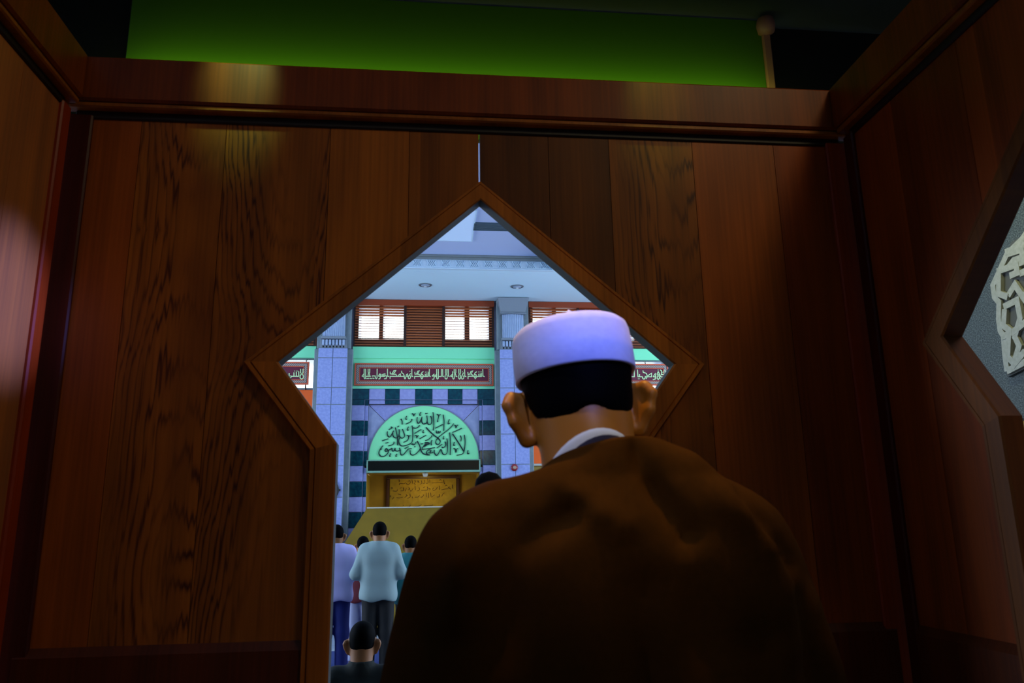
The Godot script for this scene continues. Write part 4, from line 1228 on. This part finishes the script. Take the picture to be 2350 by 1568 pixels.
func build_man() -> void:
	var o := thing("person", "person in a round white cap and dark brown robe, close before the doorway", "person", Vector3(0.24, 0.2, -1.09))
	var away := -o.position
	var skin := plain("tanned skin", Color(0.66, 0.42, 0.10), 0.45)
	var tilt := Transform3D(Basis(Vector3.BACK, deg_to_rad(5.0)) * Basis(Vector3.RIGHT, deg_to_rad(-3.0)), Vector3(0.217, 1.782, -1.10))
	var head := moved(head_shapes(), tilt)
	var trunk := [cap(Vector3(0.226, 1.66, -1.07), Vector3(0.24, 1.50, -1.07), 0.068, 0.10), cap(Vector3(0.24, 1.50, -1.08), Vector3(0.24, 1.15, -1.10), 0.11, 0.11), cap(Vector3(0.19, 1.1, -1.1), Vector3(0.29, 1.1, -1.1), 0.1, 0.1)]
	var hands := []
	for s in [-1.0, 1.0]:
		trunk.append(cap(Vector3(0.24, 1.56, -1.07), Vector3(0.24 + 0.17 * s, 1.56, -1.07), 0.07, 0.06))
		trunk.append(cap(Vector3(0.24 + 0.17 * s, 1.56, -1.07), Vector3(0.24 + 0.265 * s, 1.28, -1.08), 0.055, 0.045))
		trunk.append(cap(Vector3(0.24 + 0.265 * s, 1.28, -1.08), Vector3(0.24 + 0.10 * s, 1.27, -1.285 - 0.02 * s), 0.043, 0.03))
		trunk.append(cap(Vector3(0.24 + 0.09 * s, 1.05, -1.1), Vector3(0.24 + 0.10 * s, 0.66, -1.1), 0.085, 0.06))
		trunk.append(cap(Vector3(0.24 + 0.10 * s, 0.66, -1.1), Vector3(0.24 + 0.11 * s, 0.28, -1.08), 0.058, 0.04))
		trunk.append(cap(Vector3(0.24 + 0.11 * s, 0.24, -1.05), Vector3(0.24 + 0.12 * s, 0.23, -1.24), 0.038, 0.028))
		hands.append_array(hand(Vector3(0.24 + 0.10 * s, 1.27, -1.285 - 0.02 * s), Vector3(-s, 0.05, -0.12).normalized(), Vector3(0, 0, 1), -s))
	part("body", joined([body_mesh(head, 0.0038, 0.005), body_mesh(trunk, 0.016, 0.012), body_mesh(hands, 0.005, 0.004)]), skin, o, away)
	var hair := part("hair", hair_mesh(0.004, 0.036), plain("black hair", Color.BLACK), o)
	plain("black hair", Color.BLACK).metallic_specular = 0.15
	hair.transform = Transform3D(tilt.basis, tilt.origin + away)
	# cap: straight wall, rounded edge, nearly flat crown with a small tuft
	var white := mottled("white cap cloth", Color(0.80, 0.81, 0.90), Color(0.86, 0.87, 0.95), 0.05, 6.0, 0.85)
	white.rim_enabled = true
	white.rim = 0.3
	var c := part("cap", lathe([[0.0825, 0.010], [0.0825, -0.001], [0.0865, -0.003], [0.0885, 0.0], [0.0885, 0.03], [0.0868, 0.058], [0.0845, 0.066], [0.079, 0.0715], [0.06, 0.077], [0.03, 0.081], [0.0, 0.082]], 64, 1.0, 1.2), white, o)
	c.transform = Transform3D(tilt.basis, tilt * Vector3(0, 0.031, 0.0) + away)
	var tuft := part("tuft", lathe([[0.0, -0.006], [0.009, -0.004], [0.007, 0.003], [0.0, 0.010]], 10), white, o)
	tuft.transform = Transform3D(tilt.basis, tilt * Vector3(-0.008, 0.1085, 0.055) + away)
	part("shirt_collar", draped([[1.690, 0.222, -1.073, 0.073, 0.067], [1.684, 0.223, -1.073, 0.0755, 0.071], [1.67, 0.225, -1.073, 0.0765, 0.073], [1.64, 0.228, -1.073, 0.079, 0.077]], 48, 2.0,
		func(p: Vector3, out: Vector3) -> Vector3: return Vector3(0, 0.036 - 0.085 * (1.0 - maxf(out.z, 0.0)) + (p.x - 0.226) * 0.13, 0)), plain("white cotton", Color(0.84, 0.87, 0.92), 0.8), o, away)
	part("inner_collar", draped([[1.680, 0.228, -1.073, 0.0785, 0.0765], [1.674, 0.228, -1.073, 0.0805, 0.0785], [1.64, 0.23, -1.073, 0.084, 0.083]], 48, 2.0,
		func(p: Vector3, out: Vector3) -> Vector3: return Vector3(0, 0.0355 - 0.11 * (1.0 - maxf(out.z, 0.0)) + (p.x - 0.228) * 0.13, 0)), plain("navy cloth", Color(0.06, 0.05, 0.20), 0.8), o, away)
	var cloth := mottled("brown robe cloth", Color(0.205, 0.122, 0.02), Color(0.245, 0.145, 0.03), 0.06, 5.0, 0.85)
	cloth.metallic_specular = 0.12
	part("robe", draped([[1.687, 0.240, -1.076, 0.084, 0.082], [1.684, 0.241, -1.078, 0.091, 0.088], [1.678, 0.2465, -1.078, 0.106, 0.093], [1.669, 0.2475, -1.078, 0.142, 0.098], [1.653, 0.2475, -1.08, 0.186, 0.106], [1.63, 0.247, -1.08, 0.225, 0.115],
		[1.603, 0.246, -1.08, 0.250, 0.123], [1.55, 0.246, -1.08, 0.272, 0.132], [1.48, 0.247, -1.085, 0.291, 0.14], [1.40, 0.2485, -1.09, 0.309, 0.148], [1.25, 0.249, -1.10, 0.33, 0.165], [1.05, 0.249, -1.10, 0.325, 0.165],
		[0.75, 0.249, -1.10, 0.30, 0.165], [0.30, 0.249, -1.10, 0.305, 0.185], [0.225, 0.249, -1.10, 0.307, 0.187]], 120, 2.25, robe_fold), cloth, o, away)

# ---------------------------------------------------------------- everything else
func build_hall() -> void:
	var cream := plain("hall plaster", Color(0.72, 0.75, 0.82), 0.85)
	var roof := plain("ceiling paint", Color(0.82, 0.93, 0.98), 0.85)
	struct("floor", box_mesh(Vector3(-9, -0.2, -14.6), Vector3(9, 0.0, 3.0)), mottled("pale floor stone", Color(0.50, 0.56, 0.62), Color(0.60, 0.65, 0.70), 0.03, 0.7, 0.35))
	for s in [-1.0, 1.0]:
		var x0: float = -9.25 if s < 0 else 9.0
		var st := begin()
		for r in [[0.0, -14.6, 1.2, 3.0], [1.2, -14.6, 4.8, -12.2], [1.2, -5.0, 4.8, 3.0], [4.8, -14.6, 6.5, 3.0]]:
			box(st, Vector3(x0, r[0], r[1]), Vector3(x0 + 0.25, r[2], r[3]))
		struct("wall_left" if s < 0 else "wall_right", done(st), cream)
		var w := struct("window_%d" % (6 if s < 0 else 7), holed(-12.2, 1.2, -5.0, 4.8, 0.0, 0.08, [[-12.1, 1.3, -9.8, 4.7], [-9.7, 1.3, -7.5, 4.7], [-7.4, 1.3, -5.1, 4.7]]), plain("pale ledge", Color.WHITE))  # unseen windows added to bring daylight into the hall
		w.rotation.y = -PI / 2
		w.position.x = 9.1 * s
	struct("wall_front", box_mesh(Vector3(-9.25, 0, 3.0), Vector3(9.25, 6.5, 3.2)), plain("dim plaster", Color(0.30, 0.28, 0.26), 0.9))
	# ceiling: a flat margin along the wall and a raised field
	struct("ceiling", holed(-9.25, -14.6, 9.25, 3.2, -0.2, 0.0, [[-2.2, -12.07, 2.02, -4.0]]), roof)
	var ce: MeshInstance3D = get_node("ceiling")
	ce.rotation.x = PI / 2
	ce.position.y = 5.74
	var raised := Node3D.new()
	part("raised_field", box_mesh(Vector3(-2.4, 5.965, -12.3), Vector3(2.2, 6.10, -3.8)), plain("raised field paint", Color(0.72, 0.77, 0.90), 0.85), ce).transform = ce.transform.affine_inverse()
	raised.free()
	var flip := ce.transform.affine_inverse()
	for r in [[-2.4, -12.3, 2.2, -12.07], [-2.4, -4.0, 2.2, -3.8], [-2.4, -12.07, -2.2, -4.0], [2.02, -12.07, 2.2, -4.0]]:
		part("raised_edge", box_mesh(Vector3(r[0], 5.73, r[1]), Vector3(r[2], 5.98, r[3])), roof, ce).transform = flip
	# carved frieze on the edge of the raised field, with plain fillets
	var trim := plain("frieze plaster", Color(0.78, 0.87, 0.92), 0.8)
	var frieze := struct("trim_1", box_mesh(Vector3(-2.2, 5.745, -12.075), Vector3(2.02, 5.885, -12.045), 0.004), trim)
	part("fillet", box_mesh(Vector3(-2.2, 5.885, -12.075), Vector3(2.02, 5.93, -12.035), 0.006), plain("grey fillet", Color(0.50, 0.54, 0.54), 0.8), frieze)  # greyer than the frieze plaster
	part("fillet", box_mesh(Vector3(-2.2, 5.93, -12.075), Vector3(2.02, 5.965, -12.015), 0.006), plain("grey fillet", Color.GRAY), frieze)
	part("fillet", box_mesh(Vector3(-2.25, 5.722, -12.10), Vector3(2.05, 5.742, -12.03), 0.004), trim, frieze)
	part("fillet", box_mesh(Vector3(-2.25, 5.732, -12.20), Vector3(2.05, 5.741, -12.14), 0.003), roof, frieze)
	for k in 18:
		var x := -2.08 + k * 0.234
		var st := begin()
		for i in 4:
			stroke(st, [x - 0.075 + i * 0.03, 5.765, x - 0.015 + i * 0.03 + 0.0, 5.868], Transform2D(), 0.008, -12.045, -12.032)
			stroke(st, [x + 0.045 - i * 0.03 + 0.03, 5.765, x - 0.015 - i * 0.03 + 0.03, 5.868], Transform2D(), 0.008, -12.045, -12.030)
		part("carving", done(st), trim, frieze)
		var rail := begin()
		box(rail, Vector3(x - 0.05, 5.727, -12.26), Vector3(x + 0.05, 5.741, -12.23), 0.003)
		part("bead", done(rail), roof, frieze)
	# luminous ceiling panel, dark air slot, two recessed lamps
	var lp := thing("ceiling_panel_light", "bright square panel light in the raised ceiling, at the tip of the doorway", "light", Vector3(0.05, 5.965, -10.75))
	var glow := plain("panel light glow", Color(0.8, 0.85, 0.9), 0.6)
	glow.emission_enabled = true
	glow.emission = Color(0.50, 0.66, 0.90)
	glow.emission_energy_multiplier = 0.36
	part("diffuser", box_mesh(Vector3(-0.59, -0.016, -0.6), Vector3(0.59, -0.004, 0.6)), glow, lp)
	part("frame", holed(-0.605, -0.615, 0.605, 0.615, 0.0, 0.02, [[-0.59, -0.6, 0.59, 0.6]]), trim, lp).rotation.x = PI / 2
	var vent := thing("air_vent", "dark grey air slot in the raised ceiling beside the bright panel light", "vent", Vector3(1.24, 5.955, -10.75))
	part("frame", holed(-0.6, -0.14, 0.6, 0.14, -0.02, 0.012, [[-0.585, -0.125, 0.585, 0.125]]), plain("vent metal", Color(0.28, 0.36, 0.40), 0.5), vent).rotation.x = PI / 2
	for i in 6:
		part("blade", box_mesh(Vector3(-0.585, -0.006, -0.115 + i * 0.042), Vector3(0.585, 0.004, -0.09 + i * 0.042)), plain("vent metal", Color.GRAY), vent)
	for r in [[-0.077, "recessed ceiling lamp above the middle blinds, the one away from the fluted capital"], [1.54, "recessed ceiling lamp straight above the fluted capital by the white cap"]]:
		var dl := thing("recessed_lamp", r[1], "lamp", Vector3(r[0], 5.74, -12.98), 0.0, "round recessed lamps along the ceiling margin")
		part("ring", lathe([[0.088, 0.004], [0.088, -0.012], [0.105, -0.012], [0.118, -0.004], [0.118, 0.004]], 32), plain("lamp ring", Color(0.42, 0.47, 0.50), 0.35), dl)
		part("glass", lathe([[0.0, -0.03], [0.06, -0.022], [0.088, -0.004], [0.0, 0.0]], 28), plain("lamp glass", Color(0.62, 0.68, 0.76), 0.2), dl)
		part("bulb", lathe([[0.0, -0.045], [0.022, -0.04], [0.026, -0.02], [0.0, -0.01]], 14), plain("lamp bulb", Color(0.75, 0.78, 0.80), 0.3), dl)
	# carpets
	for r in [[-9.0, -11.25, Color(0.02, 0.16, 0.42), "blue carpet strip under the standing worshippers"], [-3.6, -8.7, Color(0.03, 0.10, 0.22), "dark blue carpet strip under the low sitting person"]]:
		var ca := thing("carpet", r[3], "carpet", Vector3(0, 0, 0))
		part("pile", box_mesh(Vector3(-5, 0.0, r[1]), Vector3(2.2, 0.012, r[0]), 0.004), mottled("pile " + r[3], r[2] * 0.85, r[2] * 1.15, 0.1, 4.0, 0.95), ca)
		part("border", box_mesh(Vector3(-5, 0.0, r[1] - 0.25), Vector3(2.2, 0.013, r[1]), 0.004), plain("pale border", Color(0.55, 0.60, 0.66), 0.9), ca)
	# yellow stand before the niche
	var stand := thing("yellow_stand", "low yellow timber stand with a sloping side in front of the golden niche", "stand", Vector3(-0.1, 0, -13.2))
	part("front", prism_mesh(PackedVector2Array([Vector2(-1.26, 0), Vector2(-1.26, 1.36), Vector2(-0.90, 1.93), Vector2(0.85, 1.93), Vector2(0.85, 0)]), -0.3, 0.0), M["yellow cloth"], stand)
	part("top_edge", box_mesh(Vector3(-0.90, 1.93, -0.3), Vector3(0.85, 1.95, 0.01), 0.004), plain("pale ledge", Color.WHITE), stand)
	# speckled stone pier with its carved relief, seen through the side doorway
	var pier := thing("stone_pier", "speckled grey stone pier with a yellow timber foot, through the side doorway", "pier", Vector3(2.4, 0, -2.7))
	var granite := mottled("speckled granite", Color(0.06, 0.09, 0.08), Color(0.50, 0.54, 0.50), 0.10, 5.0, 0.6)
	part("shaft", box_mesh(Vector3(0, 1.985, -1.0), Vector3(0.5, 3.6, 1.2), 0.01), granite, pier)
	part("foot", box_mesh(Vector3(0.0, 0.0, -1.0), Vector3(0.5, 1.985, 1.2), 0.01), plain("yellow timber foot", Color(0.62, 0.46, 0.08), 0.5), pier)
	var relief := thing("carved_relief", "pale carved relief of interlaced angular bands fixed on the speckled stone pier", "relief", Vector3(2.4, 2.16, -2.62), -PI / 2)
	var plaster := mottled("relief plaster", Color(0.62, 0.62, 0.55), Color(0.72, 0.72, 0.66), 0.04, 4.0, 0.7)
	var half := [Vector2(0, -0.03), Vector2(-0.15, 0.03), Vector2(-0.283, 0.008), Vector2(-0.281, 0.108), Vector2(-0.272, 0.177), Vector2(-0.285, 0.204), Vector2(-0.284, 0.252), Vector2(-0.265, 0.32), Vector2(-0.285, 0.35), Vector2(-0.285, 0.409), Vector2(-0.165, 0.522), Vector2(-0.14, 0.546), Vector2(-0.07, 0.552), Vector2(0, 0.60)]
	var outline := PackedVector2Array(half)
	for i in range(half.size() - 2, 0, -1):
		outline.append(Vector2(-half[i].x, half[i].y))
	part("ground", prism_mesh(outline, 0.0, 0.018), plain("relief recess", Color(0.34, 0.34, 0.31), 0.8), relief)
	var bands := begin()
	var loops := [
		[-0.268, 0.03, -0.264, 0.108, -0.255, 0.177, -0.268, 0.204, -0.266, 0.252, -0.248, 0.32, -0.268, 0.35, -0.266, 0.40, -0.16, 0.502, -0.07, 0.532, 0.0, 0.575],
		[-0.268, 0.03, -0.15, 0.05, 0.0, -0.005], [-0.167, 0.512, -0.06, 0.505, 0.0, 0.52], [-0.15, 0.50, -0.08, 0.492, -0.08, 0.46, -0.13, 0.463, -0.165, 0.445],
		[-0.228, 0.449, -0.165, 0.444, -0.078, 0.442, 0.0, 0.46], [-0.217, 0.446, -0.238, 0.355, -0.193, 0.327], [-0.162, 0.408, -0.119, 0.408, -0.119, 0.45], [-0.192, 0.332, -0.147, 0.365, -0.114, 0.299, -0.05, 0.36, 0.0, 0.33],
		[-0.226, 0.294, -0.15, 0.30, -0.149, 0.225, -0.194, 0.158, -0.179, 0.117, -0.225, 0.053], [-0.222, 0.283, -0.243, 0.217, -0.202, 0.178, -0.10, 0.21, -0.06, 0.14, 0.0, 0.12],
		[-0.265, 0.174, -0.221, 0.178, -0.248, 0.086, -0.22, 0.05, -0.16, 0.085, -0.10, 0.06, 0.0, 0.07], [-0.11, 0.40, -0.06, 0.40, -0.03, 0.35, -0.10, 0.26, -0.05, 0.21, 0.0, 0.24],
	]
	for l in loops:
		var flip_l := []
		for i in l.size():
			flip_l.append(-l[i] if i % 2 == 0 else l[i])
		stroke(bands, l, Transform2D(), 0.027, 0.0, 0.030)
		stroke(bands, flip_l, Transform2D(), 0.027, 0.0, 0.029)
	part("bands", done(bands), plaster, relief)
	# platform, canopy, lamps of the enclosure
	struct("floor_1", box_mesh(Vector3(-1.2, 0.0, -1.98), Vector3(1.5, 0.2, 1.4), 0.01), wood(0, 0.7, 0.4))
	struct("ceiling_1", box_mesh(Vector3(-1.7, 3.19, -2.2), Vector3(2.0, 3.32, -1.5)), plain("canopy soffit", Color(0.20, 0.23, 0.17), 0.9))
	var strip := thing("strip_lamp", "slim strip lamp lying behind the rail, washing the green header board", "lamp", Vector3(0.1, 2.846, -1.985))
	part("tray", box_mesh(Vector3(-0.98, -0.045, -0.03), Vector3(0.98, -0.02, 0.03), 0.004), plain("painted dark", Color.BLACK), strip)
	var tubeg := plain("strip lamp glow", Color(0.8, 0.8, 0.7), 0.6)
	tubeg.emission_enabled = true
	tubeg.emission = Color(0.9, 0.95, 0.5)
	tubeg.emission_energy_multiplier = 0.3
	part("tube", box_mesh(Vector3(-0.97, -0.014, -0.014), Vector3(0.97, 0.003, 0.006), 0.003), tubeg, strip)
	for x in [-0.51, 0.636]:
		var sp := thing("spotlight", "small round spotlight in the canopy over the rail's %s bright patch" % ("stronger" if x < 0 else "fainter"), "lamp", Vector3(x, 3.19, -1.74))
		part("housing", lathe([[0.0, 0.0], [0.035, 0.0], [0.035, -0.05], [0.028, -0.05], [0.028, -0.02], [0.0, -0.02]], 20), plain("black display", Color.BLACK), sp)
		var bulb := plain("spot glow", Color(0.9, 0.85, 0.7), 0.5)
		bulb.emission_enabled = true
		bulb.emission = Color(1.0, 0.85, 0.5)
		part("lens", lathe([[0.0, -0.03], [0.026, -0.03], [0.026, -0.026], [0.0, -0.026]], 18), bulb, sp)
	# made-up fittings for the added lamps out of view: a drop rod, a hood and a glowing lens, all hung from the hall's ceiling
	for f in [[Vector3(1.75, 4.3, -0.1), 0.25, "warm"], [Vector3(0.25, 4.3, -1.10), 0.06, "warm"], [Vector3(-1.2, 4.0, -0.5), 0.06, "cool"], [Vector3(0.9, 3.9, 2.9), 0.05, "cool"], [Vector3(0.85, 3.9, 2.9), 0.05, "warm"], [Vector3(1.7, 3.3, -2.4), 0.06, "warm"], [Vector3(2.05, 2.0, -1.1), 0.04, "cool"]]:
		var lens := plain("lens " + f[2], Color(0.9, 0.9, 0.9), 0.5)
		lens.emission_enabled = true
		lens.emission = Color(1.0, 0.85, 0.6) if f[2] == "warm" else Color(0.7, 0.8, 1.0)
		lens.emission_energy_multiplier = 0.5
		var at: Vector3 = f[0] + Vector3(0, 0.05, 0.0)
		if f[0].x == 2.05:
			at = f[0] + Vector3(0.06, 0.0, 0.0)
		var rod := begin()
		tube(rod, [at + Vector3(0, 0.03, 0), Vector3(at.x, 5.0, at.z), Vector3(at.x, 5.74, at.z)], 0.008, 6)
		part("added_lamp_rod", done(rod), plain("black metal", Color(0.04, 0.04, 0.045), 0.4), ce).transform = flip
		part("added_lamp_hood", box_mesh(at + Vector3(-f[1], 0.01, -f[1]), at + Vector3(f[1], 0.035, f[1]), 0.006), plain("black metal", Color.BLACK), ce).transform = flip
		part("added_lamp_lens", box_mesh(at + Vector3(-f[1] * 0.95, 0.0, -f[1] * 0.95), at + Vector3(f[1] * 0.95, 0.01, f[1] * 0.95), 0.004), lens, ce).transform = flip
	# microphone on its stand
	var mic := thing("microphone", "black round foam top of a microphone, just showing above the man's brown shoulder", "microphone", Vector3(0.126, 0.2, -1.62))
	part("foam", lathe([[0.0, -0.034], [0.016, -0.032], [0.026, -0.02], [0.0295, 0.0], [0.027, 0.013], [0.017, 0.024], [0.0, 0.029]], 24), mottled("black foam", Color(0.02, 0.022, 0.02), Color(0.05, 0.055, 0.05), 0.1, 8.0, 0.95), mic, Vector3(0, 1.484, 0))
	part("handle", lathe([[0.0, 0.0], [0.010, 0.0], [0.012, 0.10], [0.017, 0.16], [0.0, 0.165]], 16), plain("black metal", Color(0.04, 0.04, 0.045), 0.4), mic, Vector3(0, 1.295, 0))
	var leg := begin()
	tube(leg, [Vector3(0, 0.02, 0), Vector3(0, 0.7, 0), Vector3(0, 1.30, 0)], 0.009, 10)
	part("pole", done(leg), plain("black metal", Color.BLACK), mic)
	part("base", lathe([[0.0, 0.0], [0.12, 0.0], [0.12, 0.012], [0.02, 0.026], [0.0, 0.03]], 32), plain("black metal", Color.BLACK), mic)
